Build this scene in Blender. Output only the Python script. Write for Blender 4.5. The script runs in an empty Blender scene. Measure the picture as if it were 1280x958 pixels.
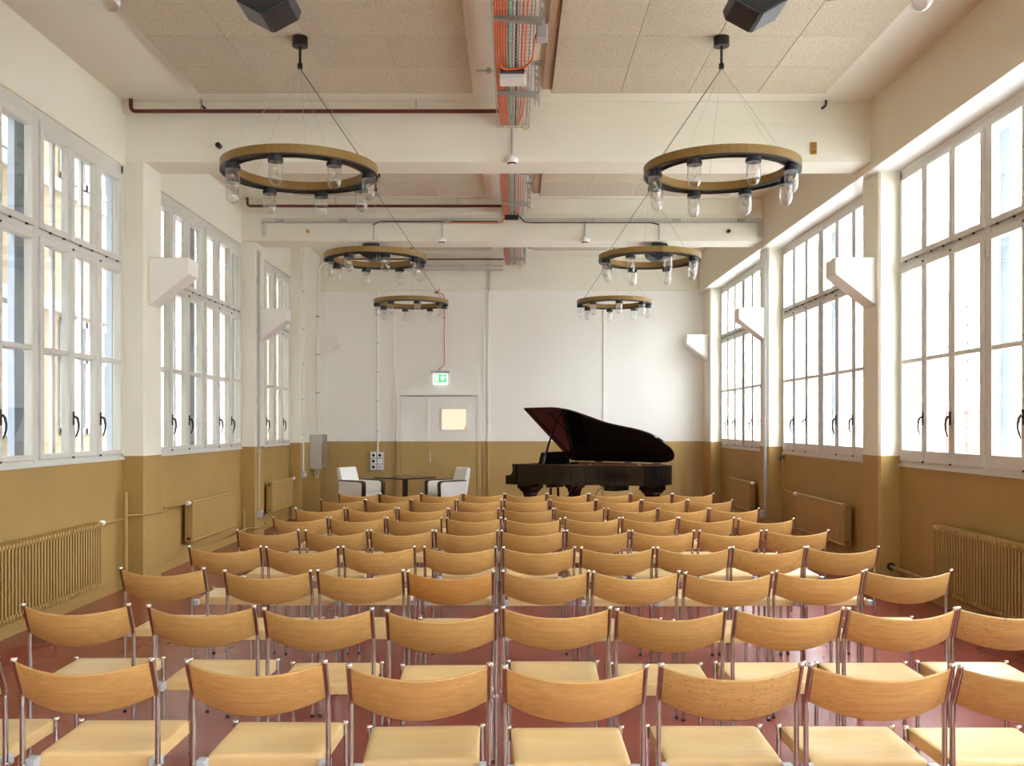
import bpy, math, random
from math import sin, cos, pi, radians as RAD
from mathutils import Vector
random.seed(7)
SC = bpy.context.scene
COL = SC.collection

# ------------------------------------------------------------------ camera, sky, exposure
cam_d = bpy.data.cameras.new('camera')
cam_d.sensor_width = 36.0
cam_d.lens = 1200.0 / 1280.0 * 36.0
cam_d.shift_y = 53.0 / 1280.0
cam_d.clip_start = 0.05
cam = bpy.data.objects.new('camera', cam_d)
cam.location = (0.0, 0.0, 1.6)
cam.rotation_euler = (pi / 2, 0, 0)
COL.objects.link(cam)
SC.camera = cam

SKY = 7.0
w = bpy.data.worlds.new('overcast_sky')
SC.world = w
w.use_nodes = True
wb = w.node_tree.nodes['Background']
wb.inputs['Color'].default_value = (0.90, 0.955, 1.0, 1)
wb.inputs['Strength'].default_value = SKY

vs = SC.view_settings
vs.view_transform = 'Standard'
vs.look = 'None'
vs.gamma = 1.0
vs.use_curve_mapping = False
vs.exposure = 1.88
cy = SC.cycles
cy.max_bounces = 12
cy.diffuse_bounces = 8
cy.glossy_bounces = 4
cy.transmission_bounces = 6
cy.transparent_max_bounces = 16
cy.caustics_reflective = False
cy.caustics_refractive = False
cy.sample_clamp_indirect = 6.0
cy.use_denoising = True

def rear_portal(x, half, z0, z1):
    ld = bpy.data.lights.new('daylight_portal', 'AREA')
    ld.shape = 'RECTANGLE'; ld.size = half * 2; ld.size_y = z1 - z0
    ld.cycles.is_portal = True
    o = bpy.data.objects.new('daylight_portal', ld)
    o.location = (x, -7.02, (z0 + z1) / 2); o.rotation_euler = (pi / 2, 0, 0)
    COL.objects.link(o)

def portal(side, y, half, z0, z1):
    ld = bpy.data.lights.new('daylight_portal', 'AREA')
    ld.shape = 'RECTANGLE'
    ld.size = z1 - z0
    ld.size_y = half * 2
    ld.cycles.is_portal = True
    o = bpy.data.objects.new('daylight_portal', ld)
    o.location = (side * 3.885, y, (z0 + z1) / 2)
    o.rotation_euler = (0, side * pi / 2, 0)
    COL.objects.link(o)

# window bays: side -> list of groups (y0, y1, panes)
BAYS = {
    -1: [[(-6.2, -4.43, 3), (-4.43, -2.72, 3)], [(-2.2, -0.42, 3), (-0.42, 1.34, 3)], [(1.87, 3.64, 3), (3.64, 5.37, 3)], [(5.92, 7.68, 3), (7.68, 9.40, 3)],
         [(10.08, 11.84, 3), (11.84, 13.50, 3)], [(14.25, 15.35, 2), (15.35, 16.40, 2)]],
    1: [[(-6.2, -4.43, 3), (-4.43, -2.72, 3)], [(-2.2, -0.42, 3), (-0.42, 1.34, 3)], [(1.87, 3.64, 3), (3.64, 5.37, 3)], [(5.92, 7.68, 3), (7.68, 9.42, 3)],
        [(10.06, 11.78, 3), (11.78, 13.48, 3)], [(13.98, 15.73, 3), (15.73, 17.43, 3)]],
}
WZ = {-1: (1.265, 4.13), 1: (1.20, 4.075)}
for s_ in (-1, 1):
    for g_ in BAYS[s_]:
        portal(s_, (g_[0][0] + g_[-1][1]) / 2, (g_[-1][1] - g_[0][0]) / 2, WZ[s_][0], WZ[s_][1])
ADDED_REAR_WINDOWS = [(-1.5, 0.65), (1.5, 0.65)]  # unseen windows, added so daylight reaches the chair backs
for x_, h_ in ADDED_REAR_WINDOWS: rear_portal(x_, h_, 1.20, 4.10)

# ------------------------------------------------------------------ mesh helpers
class MB:
    """collects vertices and faces; build() links them as one mesh object"""
    def __init__(self):
        self.v = []; self.f = []; self.m = []; self.s = []
    def add(self, vs, fs, mi=0, smooth=False):
        b = len(self.v)
        self.v += [tuple(p) for p in vs]
        for f in fs:
            self.f.append([b + i for i in f]); self.m.append(mi); self.s.append(smooth)
        return self
    def box(self, x0, x1, y0, y1, z0, z1, mi=0):
        x0, x1 = min(x0, x1), max(x0, x1); y0, y1 = min(y0, y1), max(y0, y1); z0, z1 = min(z0, z1), max(z0, z1)
        vs = [(x, y, z) for z in (z0, z1) for y in (y0, y1) for x in (x0, x1)]
        return self.add(vs, [(0, 2, 3, 1), (4, 5, 7, 6), (0, 1, 5, 4), (2, 6, 7, 3), (0, 4, 6, 2), (1, 3, 7, 5)], mi)
    def cbox(self, x0, x1, y0, y1, z0, z1, c, mi=0):
        """box with chamfered edges"""
        x0, x1 = min(x0, x1), max(x0, x1); y0, y1 = min(y0, y1), max(y0, y1); z0, z1 = min(z0, z1), max(z0, z1)
        X = (x0, x1); Y = (y0, y1); Z = (z0, z1)
        idx = {}; vs = []
        for i in (0, 1):
            for j in (0, 1):
                for k in (0, 1):
                    sx, sy, sz = (1, -1)[i], (1, -1)[j], (1, -1)[k]
                    for a in range(3):
                        p = [X[i] + (0 if a == 0 else sx * c), Y[j] + (0 if a == 1 else sy * c), Z[k] + (0 if a == 2 else sz * c)]
                        idx[i, j, k, a] = len(vs); vs.append(p)
        fs = []
        for a in range(3):
            for e in (0, 1):
                ring = []
                for (p, q) in ((0, 0), (1, 0), (1, 1), (0, 1)):
                    t = [p, q]; t.insert(a, e); ring.append(idx[t[0], t[1], t[2], a])
                if (e == 1) == (a == 1): ring.reverse()
                fs.append(ring)
        for a in range(3):
            b, d = [q for q in range(3) if q != a]
            for p in (0, 1):
                for q in (0, 1):
                    def k_(e, ax):
                        t = [0, 0, 0]; t[a] = e; t[b] = p; t[d] = q
                        return idx[t[0], t[1], t[2], ax]
                    fs.append([k_(0, b), k_(1, b), k_(1, d), k_(0, d)])
        for i in (0, 1):
            for j in (0, 1):
                for k in (0, 1):
                    fs.append([idx[i, j, k, 0], idx[i, j, k, 1], idx[i, j, k, 2]])
        return self.add(vs, fs, mi)
    def tube(self, pts, r, n=8, mi=0, caps=True, smooth=True):
        pts = [Vector(p) for p in pts]
        rs = r if isinstance(r, (list, tuple)) else [r] * len(pts)
        base = len(self.v); up = None
        vs = []; fs = []
        for i, p in enumerate(pts):
            if i == 0: d = pts[1] - pts[0]
            elif i == len(pts) - 1: d = pts[-1] - pts[-2]
            else: d = (pts[i + 1] - p).normalized() + (p - pts[i - 1]).normalized()
            d = d.normalized()
            if up is None:
                up = Vector((0, 0, 1)) if abs(d.z) < 0.9 else Vector((0, 1, 0))
            a = d.cross(up)
            if a.length < 1e-6: a = d.cross(Vector((1, 0, 0)))
            a.normalize(); b = a.cross(d).normalized(); up = b
            for k in range(n):
                t = 2 * pi * k / n
                vs.append(p + rs[i] * (cos(t) * a + sin(t) * b))
        for i in range(len(pts) - 1):
            for k in range(n):
                fs.append((i * n + k, i * n + (k + 1) % n, (i + 1) * n + (k + 1) % n, (i + 1) * n + k))
        self.add(vs, fs, mi, smooth)
        if caps:
            m = len(pts) - 1
            self.add([vs[k] for k in range(n)], [tuple(reversed(range(n)))], mi)
            self.add([vs[m * n + k] for k in range(n)], [tuple(range(n))], mi)
        return self
    def lathe(self, prof, c, n=16, mi=0, smooth=True, a0=0.0):
        """prof: (radius, z) pairs around a vertical axis through c"""
        vs = []; fs = []
        for (r, z) in prof:
            for k in range(n):
                t = a0 + 2 * pi * k / n
                vs.append((c[0] + r * cos(t), c[1] + r * sin(t), c[2] + z))
        for i in range(len(prof) - 1):
            for k in range(n):
                fs.append((i * n + k, i * n + (k + 1) % n, (i + 1) * n + (k + 1) % n, (i + 1) * n + k))
        return self.add(vs, fs, mi, smooth)
    def prism(self, poly, t0, t1, axis='z', mi=0, smooth_sides=False):
        """2D polygon extruded; axis z: (x,y), axis y: (x,z), axis x: (y,z)"""
        def mk(p, t):
            return (p[0], p[1], t) if axis == 'z' else ((p[0], t, p[1]) if axis == 'y' else (t, p[0], p[1]))
        n = len(poly)
        A = [mk(p, t0) for p in poly]; B = [mk(p, t1) for p in poly]
        self.add(A + B, [(i, (i + 1) % n, n + (i + 1) % n, n + i) for i in range(n)], mi, smooth_sides)
        self.add(A, [tuple(reversed(range(n)))], mi)
        self.add(B, [tuple(range(n))], mi)
        return self
    def rim(self, outer, inner, t0, t1, mi=0):
        """ring wall between two 2D outlines with the same number of points, extruded along z"""
        n = len(outer)
        vs = [(p[0], p[1], t) for t in (t0, t1) for o in (outer, inner) for p in o]
        fs = []
        for i in range(n):
            j = (i + 1) % n
            fs += [(i, j, 2 * n + j, 2 * n + i), (n + j, n + i, 3 * n + i, 3 * n + j), (2 * n + i, 2 * n + j, 3 * n + j, 3 * n + i), (j, i, n + i, n + j)]
        return self.add(vs, fs, mi)
    def grid(self, fn, nu, nv, mi=0, smooth=True):
        vs = [fn(i / nu, j / nv) for i in range(nu + 1) for j in range(nv + 1)]
        fs = [(i * (nv + 1) + j, (i + 1) * (nv + 1) + j, (i + 1) * (nv + 1) + j + 1, i * (nv + 1) + j + 1) for i in range(nu) for j in range(nv)]
        return self.add(vs, fs, mi, smooth)
    def mesh(self, name, mats, off=(0, 0, 0)):
        me = bpy.data.meshes.new(name)
        vv = [(p[0] - off[0], p[1] - off[1], p[2] - off[2]) for p in self.v]
        me.from_pydata(vv, [], self.f)
        for m in (mats if isinstance(mats, (list, tuple)) else [mats]):
            me.materials.append(m)
        me.polygons.foreach_set('material_index', self.m)
        me.polygons.foreach_set('use_smooth', self.s)
        import bmesh
        bm = bmesh.new(); bm.from_mesh(me)
        bmesh.ops.remove_doubles(bm, verts=bm.verts, dist=1e-5)
        bmesh.ops.recalc_face_normals(bm, faces=bm.faces)
        for e in bm.edges:
            if len(e.link_faces) == 2 and e.link_faces[0].smooth != e.link_faces[1].smooth: e.smooth = False
        bm.to_mesh(me); bm.free()
        me.update()
        return me
    def build(self, name, mats, parent=None, world=True):
        """world=True: the vertices are world coordinates, the parents being unrotated"""
        off = Vector((0, 0, 0))
        if parent is not None and world:
            p = parent
            while p is not None:
                off = off + p.location; p = p.parent
        o = bpy.data.objects.new(name, self.mesh(name, mats, off))
        COL.objects.link(o)
        if parent is not None: o.parent = parent
        return o
    def build_at(self, name, mats, loc):
        """top-level object with its origin at loc"""
        o = bpy.data.objects.new(name, self.mesh(name, mats, loc))
        o.location = loc
        COL.objects.link(o)
        return o

def bevel(o, wd, seg=2, ang=40):
    m = o.modifiers.new('edges', 'BEVEL'); m.width = wd; m.segments = seg
    m.limit_method = 'ANGLE'; m.angle_limit = RAD(ang)
    return o

def thing(name, label, cat, loc=(0, 0, 0), rz=0.0, group=None):
    o = bpy.data.objects.new(name, None)
    o.empty_display_size = 0.1
    COL.objects.link(o); o.location = loc; o.rotation_euler = (0, 0, rz)
    o['label'] = label; o['category'] = cat
    if group: o['group'] = group
    return o
def tag(o, label, cat, group=None):
    o['label'] = label; o['category'] = cat
    if group: o['group'] = group
    return o
def struct(o, label=None, cat=None):
    o['kind'] = 'structure'
    if label: o['label'] = label
    if cat: o['category'] = cat
    return o
def sroot(name, label, cat, loc=(0, 0, 0)):
    return struct(thing(name, label, cat, loc))
KIDS = {}
def copy_tree(o, parent=None):
    c = o.copy(); COL.objects.link(c)
    if parent is not None: c.parent = parent
    for ch in list(o.children): copy_tree(ch, c)
    return c

# ------------------------------------------------------------------ materials
def srgb(r, g, b):
    def f(c):
        c /= 255.0
        return c / 12.92 if c <= 0.04045 else ((c + 0.055) / 1.055) ** 2.4
    return (f(r), f(g), f(b), 1)
def newmat(name):
    m = bpy.data.materials.new(name); m.use_nodes = True
    nt = m.node_tree
    return m, nt, nt.nodes['Principled BSDF']
def mat(name, col, rough=0.5, metal=0.0, spec=0.5, noise=None, bump=None, coat=0.0):
    """noise=(scale, amount): slight tone variation; bump=(scale, strength)"""
    m, nt, p = newmat(name)
    col = tuple(col) if len(col) == 4 else tuple(col) + (1,)
    p.inputs['Base Color'].default_value = col
    p.inputs['Roughness'].default_value = rough
    p.inputs['Metallic'].default_value = metal
    p.inputs['Specular IOR Level'].default_value = spec
    p.inputs['Coat Weight'].default_value = coat
    g = nt.nodes.new('ShaderNodeNewGeometry')
    if noise:
        n = nt.nodes.new('ShaderNodeTexNoise'); n.inputs['Scale'].default_value = noise[0]; n.inputs['Detail'].default_value = 5
        nt.links.new(g.outputs['Position'], n.inputs['Vector'])
        mx = nt.nodes.new('ShaderNodeMix'); mx.data_type = 'RGBA'
        k = noise[1]
        mx.inputs['A'].default_value = tuple(c * (1 - k) for c in col[:3]) + (1,)
        mx.inputs['B'].default_value = tuple(min(1, c * (1 + k)) for c in col[:3]) + (1,)
        nt.links.new(n.outputs['Fac'], mx.inputs['Factor'])
        nt.links.new(mx.outputs['Result'], p.inputs['Base Color'])
    if bump:
        n2 = nt.nodes.new('ShaderNodeTexNoise'); n2.inputs['Scale'].default_value = bump[0]; n2.inputs['Detail'].default_value = 4
        nt.links.new(g.outputs['Position'], n2.inputs['Vector'])
        b = nt.nodes.new('ShaderNodeBump'); b.inputs['Strength'].default_value = bump[1]; b.inputs['Distance'].default_value = 0.01
        nt.links.new(n2.outputs['Fac'], b.inputs['Height'])
        nt.links.new(b.outputs['Normal'], p.inputs['Normal'])
    return m
CREAM = (0.81, 0.79, 0.675, 1)
OCHRE = (0.405, 0.258, 0.080, 1)
def wall_paint(name, zsplit=1.30, bump=(60, 0.10), low=OCHRE, high=CREAM):
    """two-tone wall paint: ochre dado below, cream above"""
    m, nt, p = newmat(name)
    p.inputs['Roughness'].default_value = 0.55
    p.inputs['Specular IOR Level'].default_value = 0.35
    g = nt.nodes.new('ShaderNodeNewGeometry')
    s = nt.nodes.new('ShaderNodeSeparateXYZ'); nt.links.new(g.outputs['Position'], s.inputs[0])
    c = nt.nodes.new('ShaderNodeMath'); c.operation = 'GREATER_THAN'; c.inputs[1].default_value = zsplit
    nt.links.new(s.outputs['Z'], c.inputs[0])
    n = nt.nodes.new('ShaderNodeTexNoise'); n.inputs['Scale'].default_value = 1.6; n.inputs['Detail'].default_value = 6
    nt.links.new(g.outputs['Position'], n.inputs['Vector'])
    def tone(col, k):
        mx = nt.nodes.new('ShaderNodeMix'); mx.data_type = 'RGBA'
        mx.inputs['A'].default_value = tuple(q * (1 - k) for q in col[:3]) + (1,)
        mx.inputs['B'].default_value = tuple(min(1, q * (1 + k)) for q in col[:3]) + (1,)
        nt.links.new(n.outputs['Fac'], mx.inputs['Factor'])
        return mx.outputs['Result']
    mx = nt.nodes.new('ShaderNodeMix'); mx.data_type = 'RGBA'
    nt.links.new(c.outputs[0], mx.inputs['Factor'])
    nt.links.new(tone(low, 0.12), mx.inputs['A']); nt.links.new(tone(high, 0.025), mx.inputs['B'])
    nt.links.new(mx.outputs['Result'], p.inputs['Base Color'])
    n2 = nt.nodes.new('ShaderNodeTexNoise'); n2.inputs['Scale'].default_value = bump[0]; n2.inputs['Detail'].default_value = 3
    nt.links.new(g.outputs['Position'], n2.inputs['Vector'])
    b = nt.nodes.new('ShaderNodeBump'); b.inputs['Strength'].default_value = bump[1]; b.inputs['Distance'].default_value = 0.01
    nt.links.new(n2.outputs['Fac'], b.inputs['Height']); nt.links.new(b.outputs['Normal'], p.inputs['Normal'])
    return m
def wood_mat(name, ca, cb, rough=0.35, zscale=22.0, fleck=(0.0, 0.14)):
    """beech veneer: fine grain running along x, tone and offset differing from chair to chair"""
    m, nt, p = newmat(name)
    tc = nt.nodes.new('ShaderNodeTexCoord'); oi = nt.nodes.new('ShaderNodeObjectInfo')
    mp = nt.nodes.new('ShaderNodeMapping'); mp.inputs['Scale'].default_value = (1.6, zscale * 0.55, zscale)
    ad = nt.nodes.new('ShaderNodeVectorMath'); ad.operation = 'SCALE'
    cb_ = nt.nodes.new('ShaderNodeCombineXYZ')
    for i in range(3): nt.links.new(oi.outputs['Random'], cb_.inputs[i])
    nt.links.new(cb_.outputs[0], ad.inputs[0]); ad.inputs['Scale'].default_value = 37.0
    nt.links.new(tc.outputs['Object'], mp.inputs['Vector']); nt.links.new(ad.outputs[0], mp.inputs['Location'])
    n = nt.nodes.new('ShaderNodeTexNoise'); n.inputs['Scale'].default_value = 1.6; n.inputs['Detail'].default_value = 7
    n.inputs['Roughness'].default_value = 0.62; n.inputs['Distortion'].default_value = 0.2
    nt.links.new(mp.outputs[0], n.inputs['Vector'])
    r = nt.nodes.new('ShaderNodeValToRGB')
    r.color_ramp.elements[0].position = 0.32; r.color_ramp.elements[0].color = tuple(ca) + (1,)
    r.color_ramp.elements[1].position = 0.68; r.color_ramp.elements[1].color = tuple(cb) + (1,)
    nt.links.new(n.outputs['Fac'], r.inputs['Fac'])
    # beech flecks
    mp2 = nt.nodes.new('ShaderNodeMapping'); mp2.inputs['Scale'].default_value = (70, 160, 160)
    nt.links.new(tc.outputs['Object'], mp2.inputs['Vector']); nt.links.new(ad.outputs[0], mp2.inputs['Location'])
    n2 = nt.nodes.new('ShaderNodeTexNoise'); n2.inputs['Scale'].default_value = 1.0; n2.inputs['Detail'].default_value = 1
    nt.links.new(mp2.outputs[0], n2.inputs['Vector'])
    mr = nt.nodes.new('ShaderNodeMapRange'); mr.inputs['From Min'].default_value = 0.62; mr.inputs['From Max'].default_value = 0.75
    mr.inputs['To Min'].default_value = 0.0; mr.inputs['To Max'].default_value = 1.0
    nt.links.new(n2.outputs['Fac'], mr.inputs['Value'])
    fl_ = nt.nodes.new('ShaderNodeMapRange'); fl_.inputs['From Min'].default_value = 0.55; fl_.inputs['From Max'].default_value = 1.0; fl_.inputs['To Min'].default_value = fleck[0]; fl_.inputs['To Max'].default_value = fleck[1]
    nt.links.new(oi.outputs['Random'], fl_.inputs['Value'])
    fm = nt.nodes.new('ShaderNodeMath'); fm.operation = 'MULTIPLY'; nt.links.new(mr.outputs[0], fm.inputs[0]); nt.links.new(fl_.outputs[0], fm.inputs[1])
    f1 = nt.nodes.new('ShaderNodeMath'); f1.operation = 'SUBTRACT'; f1.inputs[0].default_value = 1.0; nt.links.new(fm.outputs[0], f1.inputs[1])
    mr2 = nt.nodes.new('ShaderNodeMapRange'); mr2.inputs['To Min'].default_value = 0.84; mr2.inputs['To Max'].default_value = 1.12
    nt.links.new(oi.outputs['Random'], mr2.inputs['Value'])
    mu = nt.nodes.new('ShaderNodeMath'); mu.operation = 'MULTIPLY'
    nt.links.new(f1.outputs[0], mu.inputs[0]); nt.links.new(mr2.outputs[0], mu.inputs[1])
    sc = nt.nodes.new('ShaderNodeVectorMath'); sc.operation = 'SCALE'
    nt.links.new(r.outputs['Color'], sc.inputs[0]); nt.links.new(mu.outputs[0], sc.inputs['Scale'])
    nt.links.new(sc.outputs[0], p.inputs['Base Color'])
    p.inputs['Roughness'].default_value = rough
    p.inputs['Specular IOR Level'].default_value = 0.45
    return m
def glass_mat(name, tint=(1, 1, 1), gloss=0.06):
    m = bpy.data.materials.new(name); m.use_nodes = True
    nt = m.node_tree; nt.nodes.clear()
    out = nt.nodes.new('ShaderNodeOutputMaterial')
    t = nt.nodes.new('ShaderNodeBsdfTransparent'); t.inputs['Color'].default_value = tuple(tint) + (1,)
    g = nt.nodes.new('ShaderNodeBsdfGlossy'); g.inputs['Roughness'].default_value = 0.02
    lw = nt.nodes.new('ShaderNodeLayerWeight'); lw.inputs['Blend'].default_value = 0.35
    mu = nt.nodes.new('ShaderNodeMath'); mu.operation = 'MULTIPLY_ADD'; mu.inputs[1].default_value = gloss * 4; mu.inputs[2].default_value = gloss * 0.4
    nt.links.new(lw.outputs['Facing'], mu.inputs[0])
    mx = nt.nodes.new('ShaderNodeMixShader')
    nt.links.new(mu.outputs[0], mx.inputs['Fac']); nt.links.new(t.outputs[0], mx.inputs[1]); nt.links.new(g.outputs[0], mx.inputs[2])
    nt.links.new(mx.outputs[0], out.inputs['Surface'])
    return m
def emit_mat(name, col, strength):
    m, nt, p = newmat(name)
    p.inputs['Base Color'].default_value = tuple(0.12 * c for c in col) + (1,)
    p.inputs['Emission Color'].default_value = tuple(col) + (1,)
    p.inputs['Emission Strength'].default_value = strength
    return m
def floor_mat():
    m, nt, p = newmat('polished_red_floor')
    g = nt.nodes.new('ShaderNodeNewGeometry')
    n = nt.nodes.new('ShaderNodeTexNoise'); n.inputs['Scale'].default_value = 0.9; n.inputs['Detail'].default_value = 8; n.inputs['Roughness'].default_value = 0.65
    nt.links.new(g.outputs['Position'], n.inputs['Vector'])
    r = nt.nodes.new('ShaderNodeValToRGB')
    r.color_ramp.elements[0].position = 0.3; r.color_ramp.elements[0].color = (0.26, 0.050, 0.038, 1)
    r.color_ramp.elements[1].position = 0.75; r.color_ramp.elements[1].color = (0.315, 0.066, 0.050, 1)
    nt.links.new(n.outputs['Fac'], r.inputs['Fac']); nt.links.new(r.outputs['Color'], p.inputs['Base Color'])
    n2 = nt.nodes.new('ShaderNodeTexNoise'); n2.inputs['Scale'].default_value = 3.0; n2.inputs['Detail'].default_value = 6
    nt.links.new(g.outputs['Position'], n2.inputs['Vector'])
    mr = nt.nodes.new('ShaderNodeMapRange'); mr.inputs['To Min'].default_value = 0.20; mr.inputs['To Max'].default_value = 0.30
    nt.links.new(n2.outputs['Fac'], mr.inputs['Value']); nt.links.new(mr.outputs[0], p.inputs['Roughness'])
    p.inputs['Specular IOR Level'].default_value = 0.55
    b = nt.nodes.new('ShaderNodeBump'); b.inputs['Strength'].default_value = 0.03; b.inputs['Distance'].default_value = 0.01
    nt.links.new(n2.outputs['Fac'], b.inputs['Height']); nt.links.new(b.outputs['Normal'], p.inputs['Normal'])
    return m
def panel_mat():
    """wood-wool acoustic board: fine light and dark fibres"""
    m, nt, p = newmat('wood_wool_board')
    g = nt.nodes.new('ShaderNodeNewGeometry')
    n = nt.nodes.new('ShaderNodeTexNoise'); n.inputs['Scale'].default_value = 130; n.inputs['Detail'].default_value = 3; n.inputs['Distortion'].default_value = 1.5
    nt.links.new(g.outputs['Position'], n.inputs['Vector'])
    r = nt.nodes.new('ShaderNodeValToRGB')
    r.color_ramp.elements[0].position = 0.34; r.color_ramp.elements[0].color = (0.36, 0.30, 0.21, 1)
    r.color_ramp.elements[1].position = 0.62; r.color_ramp.elements[1].color = (0.72, 0.65, 0.50, 1)
    nt.links.new(n.outputs['Fac'], r.inputs['Fac'])
    oi = nt.nodes.new('ShaderNodeObjectInfo')
    mr = nt.nodes.new('ShaderNodeMapRange'); mr.inputs['To Min'].default_value = 0.95; mr.inputs['To Max'].default_value = 1.05
    nt.links.new(oi.outputs['Random'], mr.inputs['Value'])
    sc = nt.nodes.new('ShaderNodeVectorMath'); sc.operation = 'SCALE'
    nt.links.new(r.outputs['Color'], sc.inputs[0]); nt.links.new(mr.outputs[0], sc.inputs['Scale'])
    nt.links.new(sc.outputs[0], p.inputs['Base Color'])
    p.inputs['Roughness'].default_value = 0.9
    b = nt.nodes.new('ShaderNodeBump'); b.inputs['Strength'].default_value = 0.5; b.inputs['Distance'].default_value = 0.004
    nt.links.new(n.outputs['Fac'], b.inputs['Height']); nt.links.new(b.outputs['Normal'], p.inputs['Normal'])
    return m

M = {}
M['wall'] = wall_paint('two_tone_wall_paint')
M['back_wall'] = wall_paint('far_wall_paint_brightened', low=(0.44, 0.300, 0.110, 1), high=(0.87, 0.86, 0.81, 1))  # lighter copy of the wall paint; missing far-end light put into colour
M['cream'] = mat('cream_paint', CREAM, 0.6, spec=0.3, noise=(1.4, 0.03), bump=(40, 0.08))
M['white'] = mat('white_paint', (0.84, 0.82, 0.77), 0.5, spec=0.4, noise=(3, 0.02), bump=(50, 0.08))
M['ceiling'] = mat('ceiling_paint', (0.78, 0.75, 0.65), 0.65, spec=0.3, noise=(1.1, 0.05), bump=(30, 0.08))
M['lintel'] = mat('lintel_paint', (0.77, 0.72, 0.60), 0.6, spec=0.3, noise=(1.2, 0.03))
M['soffit'] = mat('brightened_glossy_soffit', (0.84, 0.83, 0.80), 0.22, spec=0.6)  # gloss kept, but whiter than the lintel: window light put into colour
M['ochre'] = mat('ochre_paint', OCHRE, 0.42, spec=0.45, noise=(3, 0.08))
M['frame'] = mat('window_frame_paint', (0.66, 0.655, 0.61), 0.4, spec=0.45, noise=(5, 0.03))
M['outer_light'] = mat('outer_sash_paint', (0.80, 0.82, 0.85), 0.5, noise=(4, 0.05))
M['outer'] = mat('outer_frame_paint', (0.40, 0.47, 0.56), 0.5, noise=(4, 0.08))
M['floor'] = floor_mat()
M['panel'] = panel_mat()
M['board'] = mat('tan_board', (0.42, 0.30, 0.19), 0.7, noise=(6, 0.1))
M['glass'] = glass_mat('window_glass', (0.97, 0.985, 0.99))
M['shade'] = glass_mat('clear_shade_glass', (0.95, 0.955, 0.955), 0.13)
M['bulb'] = glass_mat('bulb_glass', (0.97, 0.96, 0.94), 0.08)
M['filament'] = emit_mat('glowing_filament', (1.0, 0.50, 0.20), 0.35)
M['chrome'] = mat('chrome_tube', (0.50, 0.475, 0.45), 0.16, 1.0)
M['cap'] = mat('bright_cap', (0.80, 0.80, 0.80), 0.22, 1.0)
M['steel'] = mat('brushed_steel', (0.52, 0.50, 0.45), 0.38, 1.0, noise=(9, 0.06))
M['galv'] = mat('galvanised_steel', (0.50, 0.52, 0.51), 0.42, 0.8, noise=(14, 0.1))
M['bracket'] = mat('grey_plastic', (0.48, 0.50, 0.53), 0.4)
M['black'] = mat('black_metal', (0.012, 0.012, 0.014), 0.42)
M['rubber'] = mat('black_rubber', (0.012, 0.012, 0.012), 0.6)
M['gloss_black'] = mat('black_lacquer', (0.006, 0.005, 0.005), 0.07, spec=0.5, coat=0.0)
M['lidlac'] = mat('lid_lacquer', (0.010, 0.006, 0.006), 0.10, spec=0.5, coat=0.1)
M['gold'] = mat('gold_band_lacquer', (0.25, 0.152, 0.040), 0.42, 0.25, noise=(8, 0.05))
M['brass'] = mat('brass', (0.70, 0.46, 0.16), 0.25, 1.0)
M['bronze'] = mat('dark_bronze', (0.055, 0.042, 0.032), 0.35, 0.8)
M['redpipe'] = mat('red_brown_pipe', (0.13, 0.022, 0.017), 0.4)
M['rim_wood'] = mat('rim_veneer', (0.17, 0.055, 0.025), 0.3, noise=(12, 0.15))
M['plate'] = mat('bronze_plate', (0.42, 0.25, 0.08), 0.35, 0.7)
M['orange'] = mat('orange_cable', (0.90, 0.18, 0.035), 0.45)
M['teal'] = mat('teal_cable', (0.09, 0.62, 0.48), 0.45)
M['brown'] = mat('brown_cable', (0.12, 0.035, 0.03), 0.45)
M['greycable'] = mat('grey_cable', (0.55, 0.53, 0.52), 0.5)
M['blackcable'] = mat('black_cable', (0.02, 0.02, 0.02), 0.5)
M['yellow'] = mat('yellow_green_wire', (0.55, 0.50, 0.06), 0.5)
M['copper'] = mat('orange_red_conduit', (0.62, 0.20, 0.11), 0.45)
M['plastic'] = mat('white_plastic', (0.86, 0.85, 0.83), 0.35)
M['greyplastic'] = mat('grey_switch_box', (0.42, 0.45, 0.47), 0.45)
M['whiteleather'] = mat('white_leather', (0.88, 0.87, 0.83), 0.42, noise=(10, 0.02), bump=(120, 0.08))
M['darkwood'] = mat('dark_wood', (0.035, 0.020, 0.014), 0.28, noise=(14, 0.2))
M['beech_seat_brightened'] = wood_mat('beech_seat_brightened', (0.61, 0.41, 0.175), (0.72, 0.525, 0.255), 0.30, 12)  # paler than the backrests: window light put into the seat colour
M['beech_back'] = wood_mat('beech_back', (0.455, 0.252, 0.075), (0.575, 0.345, 0.120), 0.36, 60)
M['beech_flecked'] = wood_mat('beech_back_flecked', (0.455, 0.262, 0.082), (0.575, 0.355, 0.130), 0.36, 60, (0.55, 0.60))
M['beech_brown'] = wood_mat('beech_back_orange_brown', (0.40, 0.190, 0.045), (0.50, 0.255, 0.070), 0.36, 60)
M['ivory'] = mat('ivory_keys', (0.82, 0.80, 0.74), 0.3)
M['lit_pane'] = emit_mat('lit_corridor_pane', (1.0, 0.83, 0.60), 0.275)
M['sign_green'] = emit_mat('sign_green', (0.10, 0.80, 0.28), 0.27)
M['sign_white'] = emit_mat('sign_white', (0.93, 1.0, 0.90), 0.38)
M['redtag'] = mat('red_tag', (0.6, 0.08, 0.05), 0.5)
M['facade'] = mat('cream_render', (0.36, 0.285, 0.185), 0.85, noise=(0.7, 0.06), bump=(25, 0.1))
M['facade_white'] = mat('white_render', (0.74, 0.74, 0.72), 0.8, noise=(0.6, 0.04))
M['facade_band'] = mat('pale_band', (0.46, 0.48, 0.51), 0.7)
M['dark_glass'] = mat('facade_glass', (0.27, 0.235, 0.23), 0.15, spec=0.6)
M['fac_frame'] = mat('facade_frame', (0.50, 0.53, 0.58), 0.5)
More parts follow.
